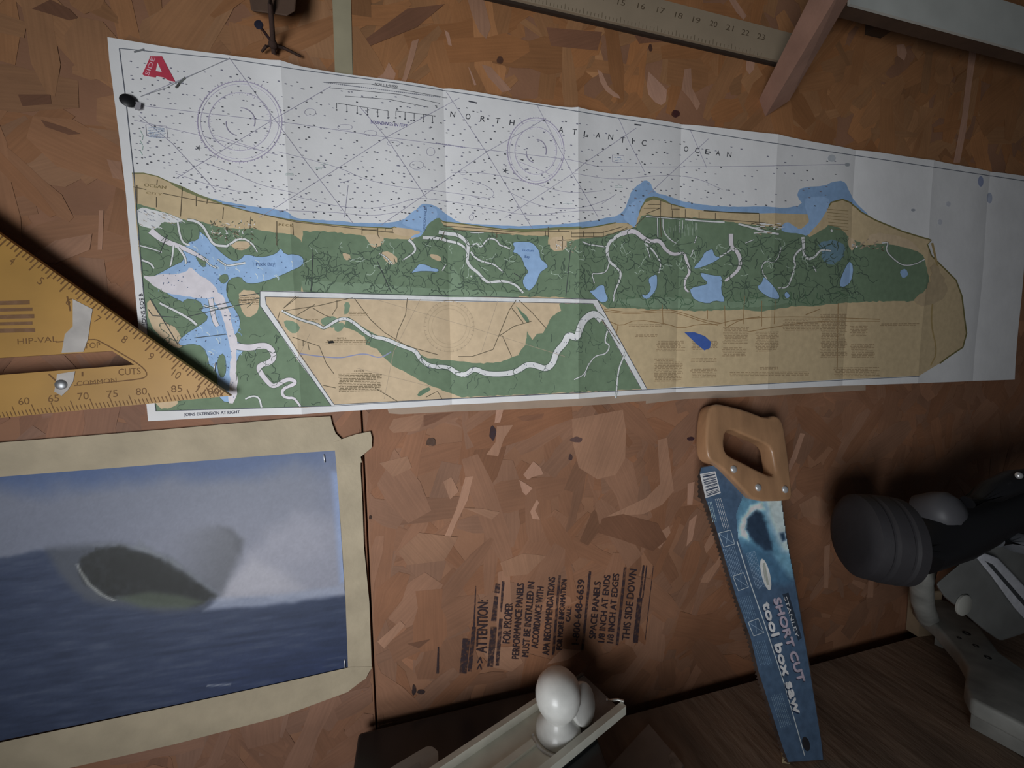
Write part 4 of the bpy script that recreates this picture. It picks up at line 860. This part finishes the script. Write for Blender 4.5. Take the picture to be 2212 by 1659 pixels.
# ================================================================== toolbox saw leaning on the wall
saw = thing('handsaw', 'toolbox handsaw with wooden handle and blue printed blade leaning on the wall', 'saw', bench(1745, 1668))
M_BLADE = mat('rusty_blade', (.11, .075, .06), .5, .35, noise=(80, .4)); M_HAND = mat('beech_handle', (.45, .25, .13), .36, noise=(8, .16), spec=.5, coat=.25)
nt = M_HAND.node_tree; mp = nt.nodes.new('ShaderNodeMapping'); mp.inputs['Scale'].default_value = (9, 9, 1.2)
nz = [n for n in nt.nodes if n.type == 'TEX_NOISE'][0]; tcn = [n for n in nt.nodes if n.type == 'TEX_COORD'][0]
nt.links.new(tcn.outputs['Object'], mp.inputs[0]); nt.links.new(mp.outputs[0], nz.inputs['Vector'])
left = [(1513,1008),(1509,1024),(1509,1067),(1521,1090),(1544,1159),(1568,1238),(1587,1295),(1616,1382),(1633,1451),(1650,1504),(1672,1573),(1687,1617),(1701,1648)]
right = [(1780,1644),(1777,1609),(1749,1435),(1721,1269),(1700,1159),(1688,1070),(1660,1040),(1560,1000)]
teeth = []
for a, b in zip(left[1:-1], left[2:]):
    n = max(1, int(math.dist(a, b) / 9))
    for k in range(n):
        t = k / n; x, y = a[0] + (b[0] - a[0]) * t, a[1] + (b[1] - a[1]) * t; teeth += [(x, y), (x - 2.6, y + 6)]
out = [left[0]] + teeth + [left[-1]] + right
bm = prism_bm([sawp(*p, .0006) for p in out], [sawp(*p, -.0006) for p in out]); blade_o = bm_obj('blade', bm, M_BLADE, saw)
hand = [(1517,899),(1523,882),(1534,875),(1549,876),(1598,888),(1643,906),(1658,899),(1670,903),(1679,919),(1684,954),(1689,988),(1695,1048),(1697,1074),(1687,1081),(1616,1082),(1593,1058),(1566,1030),(1544,1008),(1522,996),(1515,981),(1513,949)]
hole = [(1554,935),(1568,929),(1590,939),(1635,957),(1652,969),(1657,998),(1661,1022),(1654,1030),(1623,1016),(1593,1000),(1566,987),(1555,978),(1551,961)]
def inner(p, ctr, k): return (ctr[0] + (p[0] - ctr[0]) * k, ctr[1] + (p[1] - ctr[1]) * k)
bm = bmesh.new(); T = .0105
hs = smooth_path(hand, 1, True); hl = smooth_path(hole, 1, True)
lay = []
for off in (T, -T):
    lay.append(([bm.verts.new(sawp(*p, 0.0) + SAWN * off) for p in hs], [bm.verts.new(sawp(*p, 0.0) + SAWN * off) for p in hl]))
for (o_, i_), fl in zip(lay, (False, True)):
    al = o_ + i_
    for t in tessellate_polygon([[v.co for v in o_], [v.co for v in i_]]):
        try: bm.faces.new([al[i] for i in (t[::-1] if fl else t)])
        except ValueError: pass
for r in (0, 1):
    L, M_ = lay[0][r], lay[1][r]
    for i in range(len(L)): j = (i + 1) % len(L); bm.faces.new((L[i], L[j], M_[j], M_[i]))
bmesh.ops.recalc_face_normals(bm, faces=bm.faces[:])
bmesh.ops.dissolve_limit(bm, angle_limit=.01, verts=bm.verts[:], edges=bm.edges[:])
es = [e for e in bm.edges if len(e.link_faces) == 2 and e.calc_face_angle(0) > 1.0]
bmesh.ops.bevel(bm, geom=es, offset=.0045, segments=4, affect='EDGES', profile=.5, clamp_overlap=True)
handle_o = bm_obj('handle', bm, M_HAND, saw, 35); handle_o['label'] = 'varnished wooden handle with open grip'
for x, y in ((1571,1013),(1623,1052),(1680,1056)):
    bm_obj('handle_screw', lathe_bm(sawp(x, y, 0) + SAWN * (T - .0005), SAWN, [(0, 0), (.0047, 0), (.0047, .001), (.0036, .0022), (.0018, .0029), (0, .0031)], 24), M_STEEL, handle_o, 60)
# printed face of the blade
bp = Print(lambda x, y: sawp(x, y, .0008), .0000008); KB = .22
BL = alb(40, 53, 68, KB); CY_ = alb(66, 92, 104, KB); LG = alb(112, 128, 136, KB); PALE = alb(150, 152, 146, KB)
pl = [(1515,1010),(1512,1023),(1524,1077),(1544,1132),(1574,1236),(1591,1291),(1622,1380),(1638,1449),(1655,1502),(1677,1571),(1691,1615),(1703,1646)]
bp.poly(pl + [(1778,1641),(1775,1609),(1747,1435),(1719,1269),(1698,1159),(1687,1078),(1660,1045),(1560,1003)], BL)
def shark_paint(X, Y):                                   # soft picture on the blade: a dark beast surfacing in pale spray
    n = fbm(X, Y, 21, 4, .05, .05); n2 = fbm(X, Y, 22, 4, .14, .14); c = np.zeros(X.shape + (3,)); c[:] = (40, 53, 68)
    def mix(col, m):
        nonlocal c; c = c * (1 - m[..., None]) + np.array(col, float) * m[..., None]
    mix((58, 88, 104), polymask(X + 14 * (n - .5), Y + 14 * (n2 - .5), [(1590,1075),(1700,1060),(1720,1240),(1690,1230),(1668,1195),(1640,1190),(1600,1185),(1588,1150)], 14))
    mix((118, 130, 136), polymask(X + 8 * (n - .5), Y, [(1648,1070),(1700,1060),(1712,1200),(1690,1190),(1672,1150),(1658,1110)], 12) * .95)
    mix((140, 158, 164), polymask(X + 10 * (n2 - .5), Y + 10 * (n - .5), [(1596,1160),(1600,1125),(1620,1096),(1644,1084),(1650,1100),(1622,1112),(1612,1135),(1616,1166)], 8) * .95)
    mix((24, 34, 46), polymask(X + 7 * (n2 - .5), Y + 7 * (n - .5), [(1612,1122),(1622,1112),(1634,1102),(1644,1108),(1654,1128),(1664,1160),(1668,1190),(1650,1192),(1630,1172),(1612,1146)], 5))
    mix((42, 66, 84), polymask(X + 12 * (n - .5), Y + 12 * (n2 - .5), [(1596,1172),(1640,1178),(1690,1215),(1712,1262),(1660,1262),(1615,1215)], 12) * .85); mix((74, 104, 118), polymask(X + 10 * (n2 - .5), Y, [(1672,1200),(1704,1196),(1716,1250),(1706,1248)], 8) * .7)
    mix((24, 38, 52), polymask(X, Y, [(1684,1152),(1694,1150),(1698,1166),(1690,1170)], 4)); return c
reg = [(1606,1068),(1687,1077),(1698,1159),(1717,1262),(1712,1272),(1660,1272),(1630,1262),(1606,1196),(1594,1160),(1590,1110)]
gx, gy = np.meshgrid(np.arange(1588, 1720, 2.0), np.arange(1066, 1274, 2.0)); sc_ = shark_paint(gx + 1, gy + 1)
bp.layer += 12
for i in range(gx.shape[0]):
    for j in range(gx.shape[1]):
        x, y = gx[i, j], gy[i, j]
        if inside((x + 1, y + 1), reg): bp.raw([(x, y), (x + 2, y), (x + 2, y + 2), (x, y + 2)], [(0, 1, 2, 3)], alb(*sc_[i, j], KB))
bp.poly([(1512,1024),(1545,1018),(1557,1065),(1524,1076)], alb(176, 174, 168, KB))
for i, k in enumerate((.06, .12, .15, .24, .28, .36, .42, .46, .55, .6, .68, .72, .8, .86, .92)):
    a = (1512 + 12 * k + 4, 1024 + 52 * k - .6); b = (1545 + 12 * k - 2, 1018 + 47 * k + .4); bp.line([a, b], 1.2 + i % 3 * .5, alb(34, 40, 52, KB))
rb = random.Random(8)
def blk(x0, y0, dx, dy, n, m, col, gx=7.5):                 # n columns of tiny writing, running down the blade
    for i in range(n):
        t = 0
        while t < m:
            l = rb.uniform(2, 6); x, y = x0 + i * gx * .42 + dx * t, y0 - i * .8 + dy * t; bp.line([(x, y), (x + dx * l, y + dy * l)], .9, col, new=False); t += l + 1.2
bp.layer += 1
WR = alb(110, 124, 134, KB)
blk(1530, 1085, .23, .97, 3, 42, WR, 8); blk(1545, 1078, .28, .96, 4, 66, alb(140, 150, 152, KB), 9)
blk(1562, 1186, .30, .95, 8, 60, alb(84, 98, 112, KB), 8); blk(1612, 1195, .28, .96, 7, 78, alb(88, 102, 116, KB), 7); blk(1596, 1292, .3, .95, 7, 45, alb(70, 86, 100, KB), 9); blk(1628, 1388, .3, .95, 7, 50, alb(66, 82, 96, KB), 9); blk(1665, 1502, .3, .95, 7, 70, alb(74, 88, 98, KB), 9)
for b in ([(1552,1152),(1578,1145),(1587,1175),(1563,1182)], [(1583,1245),(1606,1237),(1617,1268),(1595,1276)], [(1616,1344),(1638,1336),(1650,1366),(1628,1374)]):
    bp.line(b + [b[0]], 1.2, alb(120, 132, 140, KB)); bp.line([b[0], b[2]], .8, alb(90, 104, 116, KB)); bp.line([(b[1][0] - 6, b[1][1] + 6), (b[3][0] + 6, b[3][1] - 8)], .8, alb(90, 104, 116, KB))
bp.line([(1592,1169),(1621,1260),(1652,1349),(1694,1477),(1738,1632)], 1.8, alb(120, 138, 148, KB))
def ell(cx, cy, rx, ry, ang, n=24): c, s = math.cos(ang), math.sin(ang); return [(cx + rx * math.cos(t) * c - ry * math.sin(t) * s, cy + rx * math.cos(t) * s + ry * math.sin(t) * c) for t in np.arange(n) * 2 * math.pi / n]
bp.poly(ell(1654, 1241, 35, 9, 1.33), alb(150, 146, 122, KB)); bp.line([(1650,1216),(1659,1264)], 5, alb(96, 98, 92, KB)); bp.line([(1648,1222),(1653,1256)], 1.2, alb(80, 82, 78, KB))
bp.poly([(1690,1284),(1703,1280),(1732,1378),(1724,1384)], alb(24, 30, 38, KB)); bp.text('STANLEY', (1693,1290), (1719,1377), 7, alb(132, 140, 140, KB))
def fat(s, a, b, h, c):
    for dx, dy in ((0, 0), (1.5, -.4), (.8, .9), (-1.0, .5), (.2, -1.0), (1.2, 1.2)): bp.text(s, (a[0] + dx, a[1] + dy), (b[0] + dx, b[1] + dy), h, c)
fat('SHORT CUT', (1669,1296), (1723,1476), 15, alb(24, 28, 38, KB)); fat('SHORT CUT', (1670.5,1294), (1724.5,1474), 14.5, alb(104, 96, 104, KB))
fat('tool box saw', (1645,1306), (1714,1545), 17, alb(20, 28, 42, KB)); fat('tool box saw', (1646.5,1303), (1716,1542), 16.5, alb(166, 172, 164, KB))
bp.poly(ell(1741, 1607, 16, 8, 1.3), alb(20, 20, 22, KB))
bp.build('blade_print', col_mat('blade_print_ink', .42, noise=(120, .18), spec=.5), blade_o, None, None, SAWN)

# ================================================================== up on the wall
ru = thing('ruler', 'long tan ruler with dark inch numbers at the top of the wall', 'ruler', at(1400, 60, -.004))
M_RUL = mat('tan_ruler', (.37, .29, .20), .6, noise=(16, .12))
ra, rb_ = at(1129, 1, -.0075), at(1720, 140, -.0075); rd = (rb_ - ra).normalized(); rw = Vector((-rd.z, 0, rd.x))
RL, RW = .63, (at(1688, 66, -.0075) - rb_).dot(rw)
rc = rb_ - rd * (RL / 2)
bm = box_bm(rc + rw * (RW / 2) + Vector((0, .0015, 0)), rd, (0, 1, 0), rw, RL, .003, RW); bevel(bm, .0006)
ruler_o = bm_obj('ruler_body', bm, M_RUL, ru)
bm = box_bm(rc + rw * .004 + Vector((0, .0049, 0)), rd, (0, 1, 0), rw, RL - .004, .0036, .014); bm_obj('shade_strip', bm, mat('shade_brown', (.035, .02, .012), .8), ru)  # dark strip added as the shadow line along the ruler's lower edge
rn = Print(lambda x, y: at(x, y, -.0077), .000001)
for s, x, y in (('14',1298,-6),('15',1341,6),('16',1384,14),('17',1426,23),('18',1465,34),('19',1503,44),('20',1540,52),('21',1575,61),('22',1609,71),('23',1643,80)): rn.text(s, (x - 8, y + 3), (x + 8, y + 7), 12, (.12, .085, .05))
for k in range(64): x = 1140 + k * 8; y = 3 + k * 8 * .239; rn.line([(x, y - 2), (x + 1, y - (9 if k % 5 else 14))], 1, (.16, .12, .07), new=False)
rn.build('inch_marks', col_mat('faded_ruler_ink', .7, wear=(200, .3, .55, .5, 1)), ruler_o)

M_PINE = mat('old_pine', (.33, .185, .135), .75, noise=(20, .2), bump=(150, .3, .001))
nt = M_PINE.node_tree
A0, B0 = at(1672, 216, -.008), at(1830, -75, -.130)
ax = (B0 - A0).normalized(); sid = ax.cross(Vector((0, 1, 0))).normalized(); fr = ax.cross(sid).normalized()
_r = Matrix.Rotation(math.radians(70), 3, ax); sid = _r @ sid; fr = _r @ fr
br = thing('wooden_bracket', 'square wooden bracket sticking out of the wall at the end of the ruler', 'bracket', A0)
L = (B0 - A0).length
bm = box_bm((A0 + B0) / 2, ax, sid, fr, L, .026, .026); 
for v in bm.verts:                                       # lower end cut flush with the wall
    if (v.co - A0).dot(ax) < .02 and v.co.y > -.012: v.co.y = -.0005
bevel(bm, .0015, 2); bm_obj('bracket_timber', bm, M_PINE, br)
bm_obj('nail_head', lathe_bm(A0 + ax * .045 - fr * .015 if fr.y > 0 else A0 + ax * .045 + fr * .015, (0, -1, 0), [(0, -.002), (.003, -.002), (.003, .001), (0, .0014)], 14), mat('dark_nail', (.05, .04, .035), .6, .6), br, 40)

wb = thing('white_board', 'white painted board fixed level along the top right of the wall', 'board', at(2100, 80, -.05))
p0, p1 = at(1836, 8, -.055), at(2212, 112, -.055)
zb = p0.z; BH = at(2212, 16, -.055).z - at(2212, 112, -.055).z; M_WHT = mat('greyed_white_paint', (.62, .64, .60), .6, noise=(20, .08))
bm = box_bm(((p0.x + X1) / 2, -.0535, zb + BH / 2), (1,0,0), (0,1,0), (0,0,1), X1 - p0.x, .003, BH); bevel(bm, .001); bm_obj('board_face', bm, M_WHT, wb)
bm = box_bm(((p0.x + X1) / 2, -.044, zb + BH / 2 + .0005), (1,0,0), (0,1,0), (0,0,1), X1 - p0.x, .016, BH - .001); bm_obj('board_core', bm, mat('bare_board_wood', (.09,.052,.032), .85, noise=(30, .2)), wb)
for x in (p0.x + .12, p0.x + .75, p0.x + 1.3):
    bm = box_bm((x, -.018, zb + BH * .6), (1,0,0), (0,1,0), (0,0,1), .03, .036, .02); bm_obj('spacer', bm, mat('spacer_wood', (.06,.035,.02), .8), wb)

bk = thing('wooden_block', 'dark brown wooden block at the top edge above the chart', 'block', at(590, 20, -.01))
bp_ = [(530,-60),(645,-60),(638,24),(620,35),(543,24)]
bm = prism_bm([at(*p, -.026) for p in bp_], [at(*p, 0) for p in bp_]); bevel(bm, .0015); bm_obj('block_body', bm, mat('dark_block_wood', (.13, .075, .048), .8, noise=(25, .25)), bk)
bm_obj('cup_hook', tube_bm([at(590, -40, -.026), at(590, -40, -.034), at(584, -30, -.036), at(583, -20, -.034)], .0014, 8), mat('dark_steel', (.10,.09,.08), .5, .8), bk, 60)
M_TW = mat('dark_twine', (.055, .028, .02), .9, bump=(900, .6, .0006))
tw = thing('twine', 'knotted dark twine hanging from the wooden block', 'twine', at(590, 110, -.01))
path = [at(583, -35, -.035), at(584, 10, -.031), at(587, 50, -.022), at(590, 95, -.009), at(592, 117, -.004)]
bm_obj('cord', tube_bm(path, .0022, 8), M_TW, tw, 60)
bm_obj('knot', lathe_bm(at(590, 96, -.009) - Vector((0, 0, .004)), (0, 0, 1), [(0, 0), (.003, .001), (.0042, .004), (.003, .007), (0, .008)], 14), M_TW, tw, 60)
for p in ([(590,98),(575,100),(565,112)], [(590,98),(612,103),(650,122)]): bm_obj('cord_tail', tube_bm([at(*p[0], -.009), at(*p[1], -.008), at(*p[2], -.005)], [.0018, .0014, .001], 6), M_TW, tw, 60)
nl = thing('nail', 'bluish nail sticking out slantwise beside the twine', 'nail', at(588, 92, -.002))
bm_obj('nail_shank', tube_bm([at(588, 92, .004), at(560, 55, -.022)], .0016, 8), mat('blued_steel', (.10, .10, .16), .4, .8), nl, 60)
bm_obj('nail_head', lathe_bm(at(560, 55, -.022), at(556, 49, -.0245) - at(560, 55, -.022), [(0, 0), (.0038, 0), (.0038, .0014), (0, .002)], 16), MATS['blued_steel'], nl, 40)

# ================================================================== tools lying on the bench
CH = .0635                                                # the black case that carries them
kc = thing('tool_case', 'flat black plastic case on the bench under the cream plane', 'case', bench(1000, 1640))
r0, r1 = bench(1296, 1596, CH), bench(1309, 1640, CH)
cs = [(-.075, -.014), (r0.x - .02, -.014), (r0.x, r0.y + .012), (r1.x, r1.y), (r1.x - .02, -.30), (-.075, -.30)]
cs = [Vector((x, y, 0)) for x, y in cs]
sm = [tuple(p) for p in cs]
bm = prism_bm([Vector((p[0], p[1], BZ + CH - .012)) for p in sm], [Vector((p[0], p[1], BZ + .0005)) for p in sm]); bevel(bm, .006, 3); bm_obj('case_body', bm, mat('case_plastic', (.010, .011, .014), .35), kc)
bm = prism_bm([Vector((p[0], p[1], BZ + CH)) for p in sm], [Vector((p[0], p[1], BZ + CH - .0115)) for p in sm]); bevel(bm, .004, 3); bm_obj('case_lid', bm, mat('case_lid_plastic', (.013, .015, .019), .3), kc)

HP = .077
tl, tr = bench(1257, 1441, HP), bench(1350, 1527, HP)
vv = (tr - tl); WID = vv.length; vv.normalize(); uu = Vector((vv.y, -vv.x, 0)); uu = uu if uu.x < 0 else -uu
tc_ = (tl + tr) / 2; tc_.z = BZ
Zv = Vector((0, 0, 1))
M_CRE = mat('cream_enamel', (.70, .69, .59), .45, noise=(30, .14)); M_TOE = mat('dark_iron', (.24, .23, .22), .55, .2, noise=(60, .2)); M_KNB = mat('white_knob', (.74, .74, .70), .35, noise=(45, .14), coat=.2)
hp = thing('hand_plane', 'cream metal hand plane with white ball knob lying across the black case', 'hand plane', tc_ + uu * .12 + Zv * CH)
LEN = .30
def pb(u0, u1, v0, v1, z0, z1): return box_bm(tc_ + uu * ((u0 + u1) / 2) + vv * ((v0 + v1) / 2) + Zv * ((z0 + z1) / 2), uu, vv, Zv, abs(u1 - u0), abs(v1 - v0), abs(z1 - z0))
h = WID / 2
bm = pb(0, LEN, -h + .003, h - .003, CH + .0006, .067); bevel(bm, .001); bm_obj('sole', bm, M_CRE, hp)
bm = pb(.0, .055, -h + .0045, h - .0055, .0662, .0685); bevel(bm, .0008); bm_obj('toe_plate', bm, M_TOE, hp)
bm = pb(.034, LEN, -h, -h + .006, CH + .0006, HP); bevel(bm, .0026, 3); bm_obj('side_rail', bm, M_CRE, hp, 40)
bm = pb(-.002, LEN, h - .007, h, .0665, HP); bevel(bm, .003, 3); bm_obj('side_rail', bm, M_CRE, hp, 40)
bm = pb(.0, .034, -h, -h + .003, CH + .0006, .0700); bevel(bm, .001, 2); bm_obj('side_rail', bm, mat('worn_edge', (.4,.38,.35), .4, .7), hp, 40)
bm = pb(.105, LEN, -.0035, .0035, .0655, .0705); bevel(bm, .0022, 3); bm_obj('centre_rib', bm, M_CRE, hp, 40)
e = tc_ + vv * (h - .010) + Zv * .078
bm_obj('end_tab', tube_bm([e + uu * .012 - vv * .006 + Zv * .002, e + uu * .005 - vv * .003, e, e + vv * .006 - uu * .003 + Zv * .001], .0014, 8), mat('tab_metal', (.62, .62, .58), .35, .6), hp, 60)
kb = bench(1206, 1580, .066); kb.z = BZ + .066
kn = bm_obj('knob', lathe_bm(kb, (0, 0, 1), [(0, 0), (.0235, 0), (.0250, .0025), (.0238, .008), (.0190, .0145), (.0145, .0195), (.0140, .0225), (.0185, .0265), (.0225, .033), (.0246, .041), (.0246, .048), (.0222, .0565), (.0165, .0635), (.0085, .0675), (0, .0688)], 40), M_KNB, hp, 70)
ring = [kb + Vector((.0285 * math.cos(t), .0285 * math.sin(t), .0012)) for t in np.linspace(math.radians(175), math.radians(275), 18)]
bm_obj('knob_ring', tube_bm(ring, .0016, 8), M_KNB, kn, 60); kn['label'] = 'round white knob on a flared foot'
# rounded lever standing behind the knob
lc = bench(1259, 1520, .088); la = (vv * .75 + Vector((0, 0, .35)) - uu * .2).normalized()
bm = lathe_bm(lc - la * .004, la, [(0, 0), (.0185, 0), (.0200, .0015), (.0200, .0055), (.0185, .007), (0, .007)], 32); bm_obj('lever_plate', bm, M_KNB, hp, 50)
bm_obj('lever_stem', tube_bm([lc - Zv * .012, Vector((lc.x, lc.y, BZ + .067))], .006, 12), M_CRE, hp, 60)

lb = thing('rounded_bar', 'pale grey round-ended bar lying on the black case left of the plane', 'bar', bench(900, 1650, CH))
e0, e1, e2 = bench(935, 1601, .072), bench(966, 1640, .072), bench(845, 1657, .072)
du = (e2 - e0).normalized(); w_ = Vector((-du.y, du.x, 0)); w_ = w_ if w_.y < 0 else -w_
WB = .026
prof = [e0 + du * .15, e0 + du * .012, e0 + du * .003 + w_ * .003, e0 + w_ * .012, e0 + w_ * (WB - .012), e0 + du * .004 + w_ * (WB - .003), e0 + du * .014 + w_ * WB, e0 + du * .15 + w_ * WB]
prof = [Vector(p) for p in smooth_path([tuple(p) for p in prof], 2, True)]
lo = [Vector((p.x, p.y, BZ + CH + .0006)) for p in prof]; up = [Vector((p.x, p.y, BZ + .072)) for p in prof]
bm = prism_bm(up, lo); bevel(bm, .003, 3); bm_obj('bar_body', bm, mat('pale_grey_plastic', (.36, .36, .33), .55, noise=(25, .1)), lb, 40)
bm = prism_bm([p + Zv * .0004 for p in [e0 + du * .02 + w_ * .012, e0 + du * .13 + w_ * .012, e0 + du * .13 + w_ * .02, e0 + du * .02 + w_ * .02]], [p - Zv * .002 for p in [e0 + du * .02 + w_ * .012, e0 + du * .13 + w_ * .012, e0 + du * .13 + w_ * .02, e0 + du * .02 + w_ * .02]]); bm_obj('groove_insert', bm, mat('grey_insert', (.30,.30,.28), .6), lb)

c0, c1, c2 = bench(1401, 1562, .006), bench(1312, 1659, .006), bench(1478, 1652, .006)
q4 = [c0, c2, c1 + (c2 - c0), c1]
cd = thing('scrap_board', 'small square of grey brown board lying flat beside the saw tip', 'board', c0)
bm = prism_bm(q4, [p - Zv * .0055 for p in q4]); bevel(bm, .001); bm_obj('board_piece', bm, mat('grey_brown_board', (.34, .29, .25), .8, noise=(30, .15)), cd)
a_, b_ = c2 - (c2 - c0) * .3, c2
tq = [a_, b_ + (c1 - c0) * .02, b_ + (c1 - c0) * .25, a_ + (c1 - c0) * .12]
bm_obj('torn_edge', prism_bm([p + Zv * .0007 for p in tq], [p + Zv * .0001 for p in tq]), mat('board_core', (.38, .32, .27), .9, noise=(90, .3)), cd)

wk = thing('offcut_block', 'small pale wood offcut standing against the wall below the power saw', 'block', (.812, -.013, BZ))
bm = box_bm((.817, -.013, BZ + .0375), Vector((1, -.12, 0)).normalized(), Vector((.12, 1, 0)).normalized(), (0,0,1), .040, .018, .075); bevel(bm, .0012); bm_obj('offcut_wood', bm, mat('pale_offcut', (.34, .255, .165), .75, noise=(25, .15)), wk)
bm = box_bm((.817, -.013, BZ + .0755), Vector((1, -.12, 0)).normalized(), Vector((.12, 1, 0)).normalized(), (0,0,1), .038, .016, .002); bm_obj('sawn_end', bm, mat('sawn_end_grain', (.28, .2, .12), .85), wk)

c = bench(1693, 1640, .0004)
bm = prism_bm([c + Vector(p) for p in ((-.006, -.003, .006), (.002, -.006, .004), (.007, .001, .007), (.001, .005, .009))], [c + Vector(p) for p in ((-.006, -.003, 0), (.002, -.006, 0), (.007, .001, 0), (.001, .005, 0))])
tag(bm_obj('wood_chip', bm, mat('pale_chip', (.42, .33, .2), .8)), 'small pale wood chip on the bench at the tip of the handsaw', 'wood chip')

# ---- power saw at the right-hand end
ps = thing('power_saw', 'dark power saw with black arm and grey cast base on the bench', 'power saw', bench(2120, 1540))
M_DRK = mat('dark_grey_housing', (.034, .032, .036), .65, noise=(14, .25), bump=(40, .25, .003)); M_ARM = mat('black_arm', (.012, .012, .014), .5); M_CAST = mat('grey_casting', (.34, .345, .32), .55, .1, noise=(35, .25)); M_GRD = mat('guard_grey', (.18, .185, .178), .55, .05, noise=(20, .15))
YD = -.105
_a, _b = at(1825, 1152, -.086), at(1968, 1172, -.118); dc = (_a + _b) / 2; da = (_b - _a).normalized()
bm = lathe_bm(dc - da * .030, da, [(r_ * .97, h_ * .62) for r_, h_ in [(0, 0), (.036, 0), (.046, .003), (.0515, .010), (.0525, .026), (.0510, .029), (.0510, .032), (.0535, .036), (.0540, .056), (.0520, .059), (.0520, .062), (.0540, .066), (.0530, .082), (.042, .090), (0, .092)]], 44)
motor_o = bm_obj('motor_housing', bm, M_DRK, ps, 32)
for k in range(5):
    t = math.radians(150 + k * 22); d, a, b = frame(da); n = a * math.cos(t) + b * math.sin(t)
    bm = box_bm(dc - da * .002 + n * .0530, da, n.cross(da), n, .02, .003, .0025); bm_obj('housing_rib', bm, M_DRK, motor_o)
arm = [dc + da * .005, at(1975, 1185, YD + .002), at(2040, 1155, YD), at(2130, 1115, YD), at(2260, 1065, YD - .01), at(2380, 1024, YD - .02)]
bm_obj('arm', tube_bm(arm, [.026, .030, .034, .031, .036, .036], 20), M_ARM, ps, 60)
bm_obj('arm_ridge', tube_bm([at(2090, 1085, YD - .012), at(2140, 1062, YD - .016), at(2190, 1040, YD - .018), at(2240, 1030, YD - .018)], [.008, .014, .015, .012], 14), M_ARM, ps, 60)
bm_obj('bolt_head', lathe_bm(at(2199, 1027, YD - .03), (-.3, -1, .25), [(0, 0), (.004, 0), (.004, .002), (.0025, .0035), (0, .004)], 18), M_STEEL, ps, 60)
bm_obj('pivot_knob', lathe_bm(at(2030, 1106, YD + .004), (.1, -.9, .35), [(0, -.02), (.022, -.02), (.026, 0), (.025, .012), (.017, .02), (0, .023)], 28), MATS.get('knob_grey') or mat('knob_grey', (.10, .10, .11), .5), ps, 60)
bm_obj('neck', tube_bm([at(2016, 1168, -.1), at(2000, 1208, -.09), at(1990, 1255, -.076), at(1992, 1300, -.06), bench(2004, 1335, .058)], [.013, .0125, .0125, .013, .013], 16), M_CAST, ps, 60)
cast = [(1962,1275),(1972,1300),(1988,1322),(2018,1346),(2072,1408),(2090,1440),(2084,1478),(2098,1508),(2146,1532),(2240,1580),(2330,1500),(2212,1445),(2159,1408),(2122,1358),(2072,1316),(2048,1297),(2006,1290),(1985,1268)]
up = [bench(*p, .062) for p in cast]
for p in up: p.y = min(p.y, -.006)
bm = prism_bm(up, [p - Zv * .022 for p in up]); bevel(bm, .004, 3); cast_o = bm_obj('base_casting', bm, M_CAST, ps, 40)
for pts in ([(2098,1508),(2146,1532),(2240,1580),(2260,1540),(2130,1480)], [(1985,1268),(2006,1290),(2030,1310),(2010,1335),(1988,1322)]):
    q_ = [bench(*p, .0405) for p in pts]; q_ = [Vector((p.x, min(p.y, -.008 - .01 * k), p.z)) for k, p in enumerate(q_)] if pts[0][0] < 2000 else q_; bm = prism_bm(q_, [Vector((p.x, p.y, BZ + .0004)) for p in q_]); bevel(bm, .003, 2); bm_obj('foot', bm, M_CAST, ps, 40)
for x, y, r in ((2088,1368,7),(2134,1420,5.5),(2108,1395,5),(2072,1378,4)):
    c = bench(x, y, .0622); bm_obj('bolt_hole', lathe_bm(c, (0, 0, 1), [(0, -.002), (r * .00062, -.002), (r * .00062, .0004), (r * .0004, .0003), (0, -.0012)], 16), mat('hole_black', (.012,.012,.012), .8) if 'hole_black' not in MATS else MATS['hole_black'], cast_o)
gp = [(2020,1262),(2060,1228),(2105,1190),(2160,1150),(2330,1150),(2330,1330),(2160,1385),(2122,1358),(2072,1316),(2040,1290)]
bm = prism_bm([at(*p, -.120) for p in gp], [at(*p, -.100) for p in gp]); bevel(bm, .004, 2); bm_obj('blade_guard', bm, M_GRD, ps, 40)
sp_ = [(2102,1197),(2113,1189),(2155,1205),(2230,1284),(2300,1370),(2270,1400),(2190,1312),(2141,1244)]
bm = prism_bm([at(*p, -.1285) for p in sp_], [at(*p, -.1205) for p in sp_]); bevel(bm, .002, 2); strip_o = bm_obj('metal_strip', bm, mat('brushed_metal', (.78, .80, .86), .4, .25, noise=(120, .12)), ps, 40)
sg = [(2128,1212),(2145,1220),(2290,1385),(2280,1388)]
bm_obj('strip_groove', prism_bm([at(*p, -.1290) for p in sg], [at(*p, -.1286) for p in sg]), mat('groove_dark', (.10,.11,.12), .5, .5), strip_o)
bm_obj('dial', lathe_bm(at(2079, 1306, -.1205), (0, -1, 0), [(0, 0), (.014, 0), (.014, .002), (.0125, .0032), (0, .0034)], 28), mat('pale_dial', (.42, .42, .38), .5), ps, 40)
bm_obj('handle_grip', tube_bm([at(2150, 1165, -.125), at(2185, 1168, -.13), at(2260, 1190, -.13)], [.010, .013, .013], 14), mat('grip_grey', (.20, .21, .23), .4), ps, 60)
